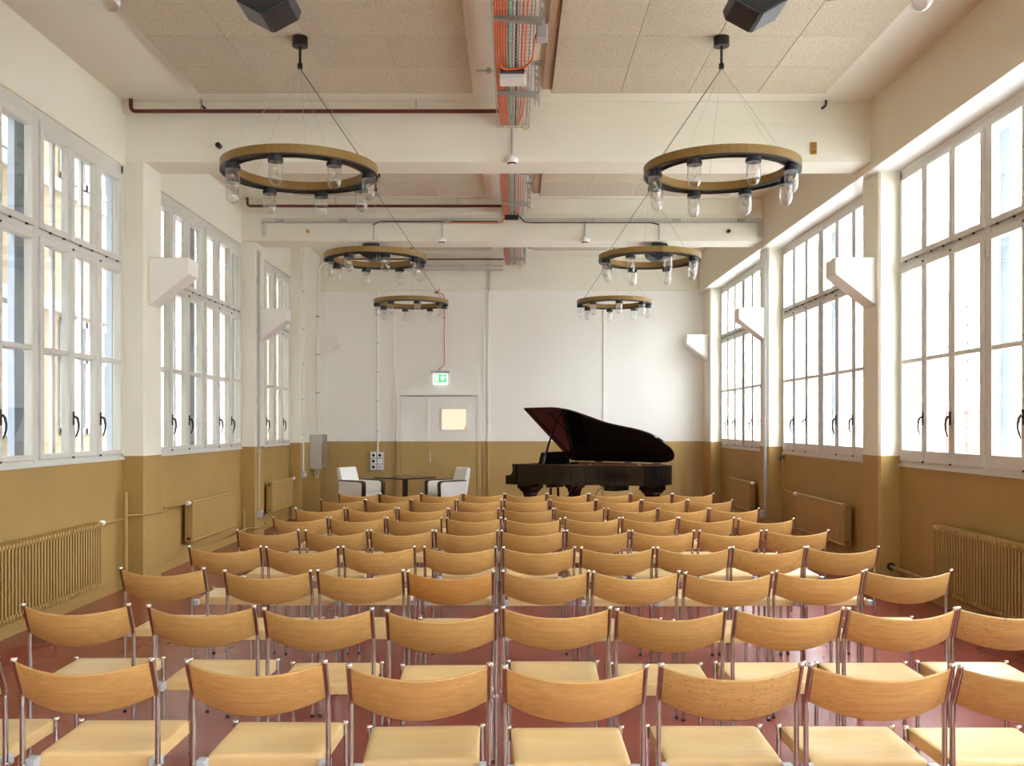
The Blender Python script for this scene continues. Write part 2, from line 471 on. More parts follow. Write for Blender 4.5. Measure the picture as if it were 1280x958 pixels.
M['grid_iron'] = mat('grey_iron_bars', (0.035, 0.033, 0.032), 0.5)
M['terracotta'] = mat('orange_boards', (0.13, 0.055, 0.040), 0.8, noise=(3, 0.12))
M['paving'] = mat('outdoor_paving', (0.62, 0.61, 0.59), 0.85, noise=(2, 0.1))

# ------------------------------------------------------------------ room shell
XW = 3.81; XC = 3.60; CZ = 4.77; YB = 18.05; Y0 = -6.7
fl = MB().box(-4.2, 4.2, Y0 - 0.3, YB + 0.3, -0.2, 0.0).build('floor', M['floor'])
struct(fl, 'polished red-brown floor under the rows of chairs', 'floor')
ceil = MB().box(-4.2, 4.2, Y0 - 0.3, YB + 0.3, CZ, CZ + 0.2).build('ceiling', M['ceiling'])
struct(ceil, 'pale ceiling with tan wood-wool boards between the beams', 'ceiling')

def piers(side):
    g = BAYS[side]
    edges = [Y0] + [e for b in g for e in (b[0][0], b[-1][1])] + [YB]
    return [(edges[i], edges[i + 1]) for i in range(0, len(edges), 2)]
for side in (-1, 1):
    z0, z1 = WZ[side]
    m = MB()
    xi, xo = side * XW, side * (XW + 0.10)
    m.box(xi, xo, Y0 - 0.3, YB + 0.3, 0, z0)
    m.box(xi, xo, Y0 - 0.3, YB + 0.3, z1, CZ)
    for (a, b) in piers(side): m.box(xi, xo, a, b, z0, z1)
    o = m.build('wall_left' if side < 0 else 'wall_right', M['wall'])
    struct(o, 'left wall of windows with ochre dado' if side < 0 else 'right wall of windows with ochre dado', 'wall')
m = MB(); m.box(-4.2, 4.2, Y0 - 0.3, Y0, 0, 1.20); m.box(-4.2, 4.2, Y0 - 0.3, Y0, 4.10, CZ)
ex = [-4.2] + [e for x_, h_ in ADDED_REAR_WINDOWS for e in (x_ - h_, x_ + h_)] + [4.2]
for i in range(0, len(ex), 2): m.box(ex[i], ex[i + 1], Y0 - 0.3, Y0, 1.20, 4.10)
o = m.build('wall_rear', M['wall'])
struct(o, 'wall behind the camera', 'wall')
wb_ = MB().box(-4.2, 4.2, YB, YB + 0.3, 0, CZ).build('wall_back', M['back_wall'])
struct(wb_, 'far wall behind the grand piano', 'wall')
# flat battens and panels of the far wall
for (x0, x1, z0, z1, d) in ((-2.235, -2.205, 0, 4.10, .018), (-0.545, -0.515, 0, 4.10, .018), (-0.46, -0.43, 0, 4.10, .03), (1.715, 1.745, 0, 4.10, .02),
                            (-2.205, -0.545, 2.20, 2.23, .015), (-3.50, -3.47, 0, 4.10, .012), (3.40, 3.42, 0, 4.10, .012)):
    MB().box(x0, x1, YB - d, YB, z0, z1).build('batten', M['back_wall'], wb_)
# low ochre skirting
for side in (-1, 1):
    o = MB().box(side * XW, side * (XW - 0.012), Y0, YB, 0, 0.10).build('baseboard_left' if side < 0 else 'baseboard_right', M['ochre'])
    struct(o, 'low ochre skirting along the %s wall' % ('left' if side < 0 else 'right'), 'baseboard')
# columns in front of the walls
k = 0
for side in (-1, 1):
    cols = [(-6.7, -6.22), (-2.68, -2.22), (1.38, 1.83), (5.40, 5.85), (9.42, 9.87), (13.51, 13.96)] + [(16.42, YB) if side < 0 else (17.45, YB)]
    nm = ['at the rear wall', 'behind the camera', 'beside the camera', 'nearest outside the picture', 'first in view', 'second in view', 'in the far corner']
    for i, (a, b) in enumerate(cols):
        m = MB(); c = 0.02
        x, xi = side * XW, side * XC
        m.prism([(x, a), (xi + side * c, a), (xi, a + c), (xi, b - (c if i < 6 else 0)), (xi + side * (c if i < 6 else 0), b), (x, b)], 0, CZ if side < 0 else 4.10, 'z')
        o = m.build('pillar', M['wall'])
        struct(o, 'two-tone pillar on the %s wall, %s' % ('left' if side < 0 else 'right', nm[i]), 'pillar')
# ceiling beams
BEAMS = [(-2.66, -2.23), (1.36, 1.80), (5.38, 5.81), (9.40, 9.83), (13.43, 13.90)]
for i, (a, b) in enumerate(BEAMS):
    m = MB()
    m.box(-XW, XW, a, b, 4.18, CZ)
    for zz in (4.24, 4.565): m.box(-XW, XW, a - 0.006, a, zz, zz + (0.30 if zz < 4.5 else 0.20))
    o = m.build('ceiling_beam', M['cream'])
    struct(o, 'cream concrete ceiling beam, %s' % ['third behind view', 'second behind view', 'above the top of the picture', 'first in view', 'second in view'][i], 'beam')
o = MB().box(-XC, XC, YB - 0.05, YB, 4.13, CZ).build('ceiling_beam', M['cream'])
struct(o, 'cream beam flush with the top of the far wall', 'beam')
# right lintel with deep soffit, left lintel almost flush
o = MB().box(3.51, XW + 0.02, Y0, YB, 4.106, CZ).build('lintel_right', M['lintel']); struct(o, 'deep cream lintel along the right wall above the windows', 'lintel')
MB().box(3.512, XW, Y0, YB, 4.098, 4.106).build('brightened_soffit_board', M['soffit'], o)  # thin board added to carry the brightened soffit tone
mL = MB()
for (a, b) in ((-6.2, -2.68), (-2.22, 1.36), (1.83, 5.38), (5.85, 9.40), (9.87, 13.43), (13.96, 16.42)):
    mL.box(-XW, -3.785, a, b, 4.135, 4.635)
o = mL.build('lintel_left', M['cream']); struct(o, 'shallow cream lintel above the left windows', 'lintel')
# acoustic boards, one object per board
for (yend, n) in ((-3.05, 4), (0.98, 4), (4.98, 4), (9.01, 4), (13.03, 4), (17.10, 4)):
    for sx in (-1, 1):
        x0 = 0.37
        for ci in range(4):
            for ri in range(n):
                xa = x0 + ci * 0.6425; xb = xa + 0.6405
                yb = yend - ri * 0.668; ya = yb - 0.6655
                dz = random.uniform(-0.0012, 0.0012)
                MB().cbox(sx * xa, sx * xb, ya, yb, 4.715 + dz, CZ - 0.001, 0.003).build('acoustic_panel', M['panel'], ceil)
    for bi in range(4):
        yb = yend - 0.06 - bi * 0.668
        MB().box(0.285, 0.365, yb - 0.662, yb, 4.735, CZ - 0.001).build('batten', M['board'], ceil)

# ------------------------------------------------------------------ windows
def rect_frame(m, side, o0, o1, y0, y1, z0, z1, gy0, gy1, gz0, gz1):
    X0, X1 = side * (XW + o0), side * (XW + o1)
    m.box(X0, X1, y0, gy0, z0, z1); m.box(X0, X1, gy1, y1, z0, z1)
    m.box(X0, X1, gy0, gy1, z0, gz0); m.box(X0, X1, gy0, gy1, gz1, z1)
def make_window(side, groups, num):
    z0, z1 = WZ[side]
    zg0, zm, zg1, zu0, zu1 = 1.365, 2.215, 3.075, 3.24, 3.975
    ya, yb = groups[0][0], groups[-1][1]
    ymid = (ya + yb) / 2
    where = ['farthest behind the camera', 'close behind the camera', 'beside the camera', 'nearest in view', 'second in view', 'farthest in view'][num]
    root = sroot('window_%d' % (num + (1 if side < 0 else 7)), 'tall white casement window on the %s wall, %s' % ('left' if side < 0 else 'right', where), 'window', (side * XW, ymid, z0))
    X = lambda o: side * (XW + o)
    fr = MB()
    fr.box(X(0.0), X(0.075), ya, yb, z0, z0 + 0.055)
    fr.box(X(-0.02), X(0.075), ya, yb, z0 - 0.0, z0 + 0.028)
    fr.box(X(0.0), X(0.075), ya, yb, z1 - 0.075, z1)
    fr.box(X(0.005), X(0.075), ya, yb, 3.128, 3.186)
    for y in (ya + 0.02, yb - 0.02): fr.box(X(0), X(0.075), y - 0.02, y + 0.02, z0, z1)
    for g in groups[:-1]: fr.box(X(-0.004), X(0.075), g[1] - 0.035, g[1] + 0.035, z0, z1)
    fr.build('frame', M['frame'], root)
    ob = MB(); oo = MB()
    for gi, (a, b, n) in enumerate(groups):
        em, gap = 0.095, 0.112
        gw = (b - a - 2 * em - (n - 1) * gap) / n
        for i in range(n):
            g0 = a + em + i * (gw + gap); g1 = g0 + gw
            s0 = (a + 0.042) if i == 0 else g0 - gap / 2 + 0.004
            s1 = (b - 0.042) if i == n - 1 else g1 + gap / 2 - 0.004
            # lower casement
            m = MB()
            rect_frame(m, side, -0.022, 0.045, s0, s1, z0 + 0.058, 3.126, g0, g1, zg0, zg1)
            m.box(X(-0.018), X(0.035), g0, g1, zm - 0.02, zm + 0.02)
            sash = bevel(m.build('lower_sash', M['frame'], root), 0.004, 1)
            for (p, q) in ((zg0, zm - 0.02), (zm + 0.02, zg1)):
                MB().box(X(0.012), X(0.016), g0 - 0.004, g1 + 0.004, p - 0.004, q + 0.004).build('glass_pane', M['glass'], sash)
            if i > 0:
                h = MB(); yc = s0 + 0.015
                h.cbox(X(-0.022), X(-0.034), yc - 0.012, yc + 0.012, 1.60, 1.72, 0.003)
                h.tube([(X(-0.030), yc, 1.675), (X(-0.048), yc, 1.672), (X(-0.060), yc + 0.003, 1.655), (X(-0.066), yc + 0.008, 1.61), (X(-0.062), yc + 0.012, 1.565), (X(-0.050), yc + 0.014, 1.525), (X(-0.038), yc + 0.014, 1.50)], [.011, .012, .012, .010, .0085, .007, .005], 8)
                h.build('window_handle', M['bronze'], sash)
                for zc in (z0 + 0.06, 3.115):
                    MB().cbox(X(-0.022), X(-0.034), yc - 0.016, yc + 0.010, zc - 0.009, zc + 0.009, 0.003).build('catch', M['bronze'], sash)
            if i in (0, n - 1):
                ye = s0 - 0.004 if i == 0 else s1 + 0.004
                if (i == 0 and gi > 0) or (i == n - 1 and gi < len(groups) - 1):
                    for zh in (1.62, 2.30, 2.98):
                        MB().tube([(X(-0.022), ye, zh - 0.035), (X(-0.022), ye, zh + 0.035)], 0.010, 8).build('hinge', M['frame'], sash)
            # upper light
            m = MB()
            rect_frame(m, side, -0.022, 0.045, s0, s1, 3.188, z1 - 0.078, g0, g1, zu0, zu1)
            up = bevel(m.build('upper_sash', M['frame'], root), 0.004, 1)
            MB().box(X(0.012), X(0.016), g0 - 0.004, g1 + 0.004, zu0 - 0.004, zu1 + 0.004).build('glass_pane', M['glass'], up)
            for yc in (g0 + gw * 0.25, g0 + gw * 0.8):
                MB().cbox(X(-0.012), X(-0.028), yc - 0.013, yc + 0.013, 3.170, 3.186, 0.003).build('catch', M['bronze'], up)
            # outer secondary sashes
            for yy in ((g1 + gap / 2,) if i < n - 1 else ()):
                oo.box(X(0.136), X(0.165), yy - 0.026, yy + 0.026, z0 + 0.03, z1 - 0.03)
            oo.box(X(0.137), X(0.16), g0 - 0.02, g1 + 0.02, zm - 0.016, zm + 0.016)
        for yy in (a - (0.17 if gi == 0 else -0.03), b + (0.17 if gi == len(groups) - 1 else 0.03)):
            ob.box(X(0.142), X(0.198), yy - 0.085, yy + 0.085, z0, z1)
    oo.box(X(0.135), X(0.17), ya, yb, z0, z0 + 0.07); oo.box(X(0.135), X(0.17), ya, yb, z1 - 0.10, z1)
    oo.box(X(0.135), X(0.17), ya, yb, 3.12, 3.20)
    oo.build('outer_sash', M['outer_light'], root)
    ob.build('outer_mullion', M['outer'], root)
    return root
for side in (-1, 1):
    for i, g in enumerate(BAYS[side]): make_window(side, g, i)
for i, (x_, h_) in enumerate(ADDED_REAR_WINDOWS):
    root = sroot('window_%d' % (13 + i), 'unseen tall window added in the wall behind the camera, %s' % ['on its left', 'on its right'][i], 'window', (x_, Y0, 1.20))
    m = MB(); ya_, yb_ = Y0 - 0.10, Y0 - 0.03
    for q in range(4):
        xx = x_ - h_ + 0.04 + q * (2 * h_ - 0.08) / 3; m.box(xx - 0.04, xx + 0.04, ya_, yb_, 1.20, 4.10)
    for zz in (1.24, 2.2, 3.15, 4.06): m.box(x_ - h_, x_ + h_, ya_, yb_, zz - 0.04, zz + 0.04)
    m.build('frame', M['frame'], root)
    MB().box(x_ - h_ + 0.01, x_ + h_ - 0.01, Y0 - 0.068, Y0 - 0.064, 1.21, 4.09).build('glass_pane', M['glass'], root)

# ------------------------------------------------------------------ outdoors
o = MB().box(-40, 60, -25, 60, -0.45, -0.25).build('ground_outside', M['paving']); struct(o, 'grey paving outside the hall', 'ground')
o = MB().box(-4.2, 4.2, -7.0, 18.4, CZ + 0.2, 17.0).build('sky_block_outside', M['facade_white']); struct(o, 'unseen block added above the hall to narrow the courtyard sky', 'building')  # unseen mass added to cut sky light falling into the courtyard
def facade(name, label, x, side, y0, y1, ztop, wallm, bays, low):
    root = thing(name, label, 'building', (x, (y0 + y1) / 2, -0.25))
    MB().box(x, x + side * 6, y0, y1, -0.25, ztop).build('wall', wallm, root)
    return root
lb = facade('courtyard_building', 'cream rendered building with ribbon windows seen through the left windows', -7.3, -1, -9, 30, 18.0, M['facade'], 0, 0)
for zz in (3.42, 5.35):
    MB().box(-7.3, -7.23, -9, 30, zz, zz + 0.20).build('string_course', M['facade_band'], lb)
MB().box(-7.3, -4.2, 27.0, 30.0, -0.25, 12.0).build('courtyard_light_block', M['facade'], lb)  # cross wall added to close off light from the courtyard end
y = -5.0
while y < 26:
    for (za, zb) in ((1.45, 3.35), (5.6, 7.6)):
        wf = MB()
        wf.box(-7.3, -7.25, y, y + 2.6, za, za + 0.10); wf.box(-7.3, -7.25, y, y + 2.6, zb - 0.10, zb); wf.box(-7.3, -7.25, y, y + 2.6, za + 1.2, za + 1.29)
        for q in (0.0, 0.83, 1.67, 2.5): wf.box(-7.3, -7.25, y + q, y + q + 0.10, za, zb)
        wo = wf.build('window', M['fac_frame'], lb)
        MB().box(-7.3, -7.27, y + 0.05, y + 2.55, za + 0.05, zb - 0.05).build('pane', M['dark_glass'], wo)
    y += 4.1
rb = facade('factory_building', 'pale factory building with iron grid windows seen through the right windows', 15.0, 1, -6, 42, 7.4, M['facade_white'], 0, 0)
y = -5.8
while y < 40:
    wf = MB()
    for q in range(7): wf.box(15.0, 14.94, y + q * 0.45 - 0.045, y + q * 0.45 + 0.045, 2.5, 6.1)
    for q in range(7): wf.box(15.0, 14.94, y, y + 2.7, 2.5 + q * 0.6 - 0.04, 2.5 + q * 0.6 + 0.04)
    wo = wf.build('window', M['grid_iron'], rb)
    MB().box(15.0, 14.97, y, y + 2.7, 2.5, 6.1).build('pane', M['facade_band'], wo)
    for q in range(6):
        MB().box(15.0, 14.93, y + q * 0.48, y + q * 0.48 + 0.44, -0.25, 2.08).build('door_board', M['terracotta'], rb)
    MB().box(15.0, 14.85, y - 0.1, y + 2.95, 2.08, 2.22).build('door_hood', M['fac_frame'], rb)
    y += 5.2

# ------------------------------------------------------------------ beech stacking chairs
def chair_meshes():
    W = 0.2308; ZT = 0.815
    R_ = {}
    def post(s):
        m = MB(); r = 0.0095
        m.tube([(s * W, 0, 0.012), (s * W, 0, 0.672), (s * W, -0.0015, 0.681), (s * W, -0.006, 0.693), (s * W, -0.058, ZT - 0.006)], r, 10)
        m.lathe([(0.0, 0.004), (0.0105, 0.003), (0.0115, 0.0), (0.0105, -0.008)], (s * W, -0.058, ZT - 0.001), 10, 1)
        m.box(s * W - 0.012, s * W + 0.012, -0.008, 0.010, 0.428, 0.436, 1)
        return m
    def front(s):
        m = MB()
        m.tube([(s * 0.213, 0.418, 0.012), (s * 0.213, 0.418, 0.458)], 0.0095, 10)
        m.lathe([(0.0, 0.0075), (0.0105, 0.006), (0.012, 0.002), (0.0105, -0.006)], (s * 0.213, 0.418, 0.461), 10, 1)
        return m
    def foot(x, y):
        m = MB(); m.lathe([(0.0, 0.0), (0.0100, 0.0), (0.0108, 0.002), (0.0108, 0.009), (0.0098, 0.012), (0.0098, 0.015)], (x, y, 0.0), 10); return m
    seat = MB()
    n = 12
    def hw(y): return 0.196 + (0.205 - 0.196) * (y / 0.455)
    y0, y1 = 0.052, 0.426
    prof = []
    prof = [(y0, 0.412, 0)] + [(y0 + 0.015 * (1 - cos(t)), 0.447 + 0.015 * sin(t), 0) for t in [pi / 2 * i / 5 for i in range(6)]]
    for i in range(1, 9):
        t = i / 8
        prof.append((y0 + 0.015 + (y1 - 0.012 - y0 - 0.015) * t, 0.462, sin(pi * t) ** 1.0))
    prof += [(y1 - 0.003, 0.459, 0), (y1, 0.452, 0), (y1, 0.412, 0)]
    us = [-1, -0.985, -0.93, -0.75, -0.5, -0.25, 0, 0.25, 0.5, 0.75, 0.93, 0.985, 1]
    vs = []; 
    for (py, pz, d) in prof:
        for u in us:
            e = max(0.0, (abs(u) - 0.93) / 0.07)
            z = pz - 0.014 * d * (1 - u * u) ** 1.0 - (0.006 * e * e if pz > 0.42 else 0)
            wd = hw(py)
            if py < 0.10: wd -= 0.0
            vs.append((u * wd, py, z))
    nu = len(us)
    fs = [(i * nu + j, i * nu + j + 1, (i + 1) * nu + j + 1, (i + 1) * nu + j) for i in range(len(prof) - 1) for j in range(nu - 1)]
    seat.add(vs, fs, 0, True)
    for sgn in (0, nu - 1):                                   # side faces
        ring = [i * nu + sgn for i in range(len(prof))]
        pts = [vs[i] for i in ring]
        seat.add(pts, [tuple(range(len(pts)))], 0, False)
    seat.add([vs[0], vs[nu - 1], vs[(len(prof) - 1) * nu + nu - 1], vs[(len(prof) - 1) * nu]], [(0, 1, 2, 3)], 0, False)
    back = MB()
    hw_, sag, th = 0.2235, 0.060, 0.010
    ta = 0.42                                                 # lean of the backrest
    nx = 16
    def bp(u, v, side_):
        x = u * hw_
        s = sag * (1 - u * u)
        hlen = 0.139 + 0.021 * (1 - u * u)
        base = Vector((x, -0.002, 0.677 - 0.023 * (1 - u * u)))
        upv = Vector((0, -0.43, 1)).normalized()
        nrm = Vector((0, -1, -0.43)).normalized()
        p = base + upv * (hlen * v) + nrm * (s + (th if side_ else 0) - 0.002)
        p.x *= 1.0
        return p
    pr = [(0, 0), (0.5, 0), (0.97, 0), (1.0, 0.25), (1.0, 0.75), (0.97, 1), (0.5, 1), (0.03, 1), (0, 0.75), (0, 0.25)]
    vs = []
    for i in range(nx + 1):
        u = -1 + 2 * i / nx
        for (v, s_) in pr:
            a, b = bp(u, v, 0), bp(u, v, 1)
            vs.append(a.lerp(b, s_))
    npf = len(pr)
    back.add(vs, [(i * npf + j, i * npf + (j + 1) % npf, (i + 1) * npf + (j + 1) % npf, (i + 1) * npf + j) for i in range(nx) for j in range(npf)], 0, True)
    back.add(vs[:npf], [tuple(range(npf))]); back.add(vs[-npf:], [tuple(range(npf))])
    def brk(s):
        m = MB(); m.cbox(s * 0.194, s * 0.230, 0.010, 0.062, 0.416, 0.450, 0.003); return m
    CH = [M['chrome'], M['cap']]
    return {'seat': (seat, [M['beech_seat_brightened']]), 'back': (back, [M['beech_back']]), 'posts': [(post(s), CH) for s in (-1, 1)], 'fronts': [(front(s), CH) for s in (-1, 1)],
            'feet': [foot(-W, 0), foot(W, 0), foot(-0.213, 0.418), foot(0.213, 0.418)], 'br': [brk(s) for s in (-1, 1)]}
CM = chair_meshes()
ME = {'seat': CM['seat'][0].mesh('seat', CM['seat'][1]), 'back': CM['back'][0].mesh('backrest', CM['back'][1])}
ME['legs'] = [m.mesh('leg', mm) for m, mm in CM['posts'] + CM['fronts']]
ME['feet'] = [m.mesh('foot_cap', M['rubber']) for m in CM['feet']]
ME['br'] = [m.mesh('seat_bracket', M['bracket']) for m in CM['br']]
for me in ME['feet'] + [ME['seat'], ME['back']]: pass
def part(name, me, parent):
    o = bpy.data.objects.new(name, me); COL.objects.link(o); o.parent = parent; return o
def chair_proto(full):
    t = thing('stacking_chair', 'chair', 'chair', (0, 0, 0), 0, 'beech chairs in rows facing the piano')
    part('seat', ME['seat'], t); part('backrest', ME['back'], t)
    for i in range(4):
        l = part('leg', ME['legs'][i], t)
        if full: part('foot_cap', ME['feet'][i], l)
    for i in (0, 1):
        part('seat_bracket', ME['br'][i], t)
    return t
CHAIRS = [
 [(-1.976,3.248,0.6),(-1.445,3.232,0.5),(-0.856,3.208,-0.9),(-0.305,3.158,2.4),(0.207,3.140,0.9),(0.722,3.161,-0.2),(1.215,3.156,-0.9),(1.698,3.140,0.3)], # 3.18 3.16
 [(-1.918,4.224,0.1),(-1.356,4.191,-0.9),(-0.834,4.127,0.3),(-0.300,4.082,0.8),(0.192,4.154,-0.5),(0.681,4.109,-0.7),(1.194,4.136,0.6),(1.677,4.127,0.6),(2.160,4.145,-0.6)], # 4.14 4.17
 [(-1.928,5.292,-0.8),(-1.326,5.204,0.7),(-0.825,5.219,0.6),(-0.334,5.190,-0.7),(0.182,5.197,-0.4),(0.668,5.176,0.8),(1.158,5.134,0.4),(1.659,5.183,-0.9),(2.157,5.222,-0.2)], # 5.20 5.20
 [(-1.870,6.251,0.8),(-1.360,6.218,0.3),(-0.865,6.234,-0.9),(-0.338,6.226,-0.1),(0.174,6.209,0.9),(0.677,6.193,-0.1),(1.170,6.193,-0.9),(1.660,6.206,0.2),(2.145,6.223,0.9)], # 6.22 6.22
 [(-1.844,7.242,-0.2),(-1.320,7.203,-0.9),(-0.830,7.211,0.3),(-0.341,7.201,0.8),(0.152,7.181,-0.4),(0.641,7.181,-0.8),(1.129,7.181,0.5),(1.634,7.188,0.7),(2.142,7.209,-0.6)], # 7.19 7.21
 [(-1.817,8.232,-0.6),(-1.323,8.208,0.7),(-0.836,8.204,0.6),(-0.327,8.186,-0.8),(0.174,8.098,-0.4),(0.683,8.191,0.8),(1.174,8.191,0.3),(1.658,8.186,-0.9),(2.143,8.098,-0.2)], # 8.18 8.17
 [(-1.834,9.163,0.9),(-1.337,9.150,0.2),(-0.846,9.127,-0.9),(-0.363,9.089,-0.2),(0.152,9.089,0.9),(0.641,9.115,-0.0),(1.143,9.106,-0.9),(1.626,9.106,0.1),(2.109,9.106,0.9)], # 9.13 9.11
 [(-1.800,10.206,-0.3),(-1.317,10.191,-0.8),(-0.834,10.180,0.3),(-0.346,10.172,0.8),(0.153,10.167,-0.4),(0.645,10.167,-0.8),(1.128,10.167,0.5),(1.612,10.158,0.7),(2.095,10.142,-0.5)], # 10.15 10.20
 [(-1.774,11.122,-0.5),(-1.291,11.112,0.7),(-0.808,11.102,0.5),(-0.325,11.093,-0.7),(0.158,11.093,-0.5),(0.641,11.093,0.7),(1.124,11.087,0.5),(1.607,11.083,-0.7),(2.090,11.081,-0.5)], # 11.09 11.10
]

ORD = ['first', 'second', 'third', 'fourth', 'fifth', 'sixth', 'seventh', 'eighth', 'ninth']
PLACE = ['leftmost', 'second from left', 'third from left', 'fourth from left', 'fifth from left', 'sixth from left', 'seventh from left', 'eighth from left', 'rightmost']
def row_name(i):
    if i == 0: return 'nearest row'
    if i == 8: return 'far row before the piano'
    return '%s row from the camera' % ORD[i]
first = {True: None, False: None}
SPECIAL = {(0, 0): 'beech chair on chrome legs, cut off at left edge of nearest row', (0, 5): 'chrome-legged beech chair with dark-flecked backrest, sixth from left in nearest row',
           (1, 8): 'dark-flecked beech chair cut by right edge, rightmost in second row from the camera', (0, 7): 'beech chair on chrome legs cut by right edge, rightmost in nearest row',
           (2, 3): 'beech chair with darker orange-brown backrest, fourth from left in third row from the camera'}
for i, row in enumerate(CHAIRS):
    for j, (x, y, a) in enumerate(row):
        full = i < 5
        if first[full] is None:
            t = first[full] = chair_proto(full)
        else:
            t = copy_tree(first[full])
        ca = RAD(a)
        t.location = (x - 0.058 * sin(ca), y + 0.058 * cos(ca), 0)
        t.rotation_euler = (0, 0, ca)
        alt = {(0, 5): 'beech_flecked', (1, 8): 'beech_flecked', (2, 3): 'beech_brown'}.get((i, j))
        if alt:
            for ch in t.children:
                if ch.name.split('.')[0] == 'backrest':
                    ch.material_slots[0].link = 'OBJECT'; ch.material_slots[0].material = M[alt]
        pl = PLACE[8] if j == len(row) - 1 else PLACE[j]
        t['label'] = SPECIAL.get((i, j), 'beech chair on chrome legs, %s in the %s' % (pl, row_name(i)))

# ------------------------------------------------------------------ chandeliers
def chandelier(x, y, a0, cab, label):
    zr, Ro, Ri, hb = 3.615, 0.62, 0.505, 0.066
    t = thing('ring_chandelier', label, 'chandelier', (x, y, zr), 0, 'ring chandeliers with glass lamps')
    n = 64
    out = [(x + Ro * cos(2 * pi * k / n), y + Ro * sin(2 * pi * k / n)) for k in range(n)]
    inn = [(x + (Ro - 0.008) * cos(2 * pi * k / n), y + (Ro - 0.008) * sin(2 * pi * k / n)) for k in range(n)]
    o2 = [(x + (Ri + 0.008) * cos(2 * pi * k / n), y + (Ri + 0.008) * sin(2 * pi * k / n)) for k in range(n)]
    i2 = [(x + Ri * cos(2 * pi * k / n), y + Ri * sin(2 * pi * k / n)) for k in range(n)]
    m = MB(); m.rim(out, inn, zr, zr + hb); m.build('outer_band', M['gold'], t)
    m = MB(); m.rim(o2, i2, zr, zr + hb); m.build('inner_band', M['gold'], t)
    m = MB(); m.rim([(p[0] * 1, p[1]) for p in inn], o2, zr + 0.006, zr + 0.014)
    m.rim(out, [(x + (Ro - 0.014) * cos(2 * pi * k / n), y + (Ro - 0.014) * sin(2 * pi * k / n)) for k in range(n)], zr - 0.012, zr)
    m.rim([(x + (Ri + 0.012) * cos(2 * pi * k / n), y + (Ri + 0.012) * sin(2 * pi * k / n)) for k in range(n)], i2, zr - 0.008, zr)
    m.build('underside_plate', M['black'], t)
    zh = 4.49
    m = MB(); m.lathe([(0, 0), (0.062, 0), (0.062, 0.075), (0, 0.075)], (x, y, 4.64), 24, smooth=False); m.build('canopy', M['black'], t)
    m = MB(); m.tube([(x, y, 4.64), (x, y, zh)], 0.011, 10); m.lathe([(0, -0.03), (0.021, -0.03), (0.021, 0.012), (0, 0.012)], (x, y, zh), 14, smooth=False); m.build('rod', M['black'], t)
    for k in range(5):
        th = RAD(a0 + 22.5 + 72 * k)
        MB().tube([(x, y, zh - 0.028), (x + (Ro - 0.03) * sin(th), y - (Ro - 0.03) * cos(th), zr + hb)], 0.0016, 4, caps=False).build('suspension_wire', M['galv'], t)
    th = RAD(cab)
    MB().tube([(x, y, zh - 0.028), (x + (Ro - 0.03) * sin(th), y - (Ro - 0.03) * cos(th), zr + hb)], 0.003, 6).build('power_cable', M['blackcable'], t)
    rm = (Ro + Ri) / 2
    for k in range(8):
        th = RAD(a0 + 45 * k)
        cx, cy_ = x + rm * sin(th), y - rm * cos(th)
        h = MB(); h.lathe([(0, 0.008), (0.050, 0.008), (0.050, -0.028), (0.058, -0.030), (0.058, -0.055), (0.0, -0.055)], (cx, cy_, zr), 20, smooth=False)
        lh = h.build('lamp_holder', M['black'], t)
        g = MB(); g.lathe([(0.053, -0.055), (0.053, -0.15), (0.0515, -0.172), (0.045, -0.195), (0.033, -0.212), (0.016, -0.222), (0.0, -0.225)], (cx, cy_, zr), 20)
        g.build('glass_shade', M['shade'], lh)
        b = MB(); b.lathe([(0.013, -0.055), (0.013, -0.078), (0.020, -0.092), (0.026, -0.112), (0.024, -0.132), (0.014, -0.146), (0, -0.15)], (cx, cy_, zr), 14)
        b.build('bulb', M['bulb'], lh)
        b = MB(); b.tube([(cx - 0.005, cy_, zr - 0.088), (cx - 0.008, cy_, zr - 0.120), (cx, cy_, zr - 0.098), (cx + 0.008, cy_, zr - 0.120), (cx + 0.005, cy_, zr - 0.088)], 0.0022, 5)
        b.build('filament', M['filament'], lh)
    return t
chandelier(-1.70, 7.70, -6, 62, 'gold and black ring chandelier at upper left, nearest of the left line in full view')
chandelier(1.68, 7.70, 12, -62, 'gold and black ring chandelier at upper right, nearest of the right line in full view')
chandelier(-1.67, 11.73, 20, 62, 'gold and black ring chandelier, middle one on the left, before a black speaker')
chandelier(1.68, 11.73, 14, -62, 'gold and black ring chandelier, middle one on the right, before a black speaker')
chandelier(-1.68, 15.98, 16, 62, 'farthest ring chandelier on the left, above the exit sign')
chandelier(1.70, 15.98, 2, -62, 'farthest ring chandelier on the right, above the grand piano')
chandelier(-1.70, 3.59, 4, 62, 'ring chandelier with only glass lamp tips showing at the upper left edge')
chandelier(1.68, 3.59, -9, -62, 'ring chandelier with only glass lamp tips showing at the upper right edge')

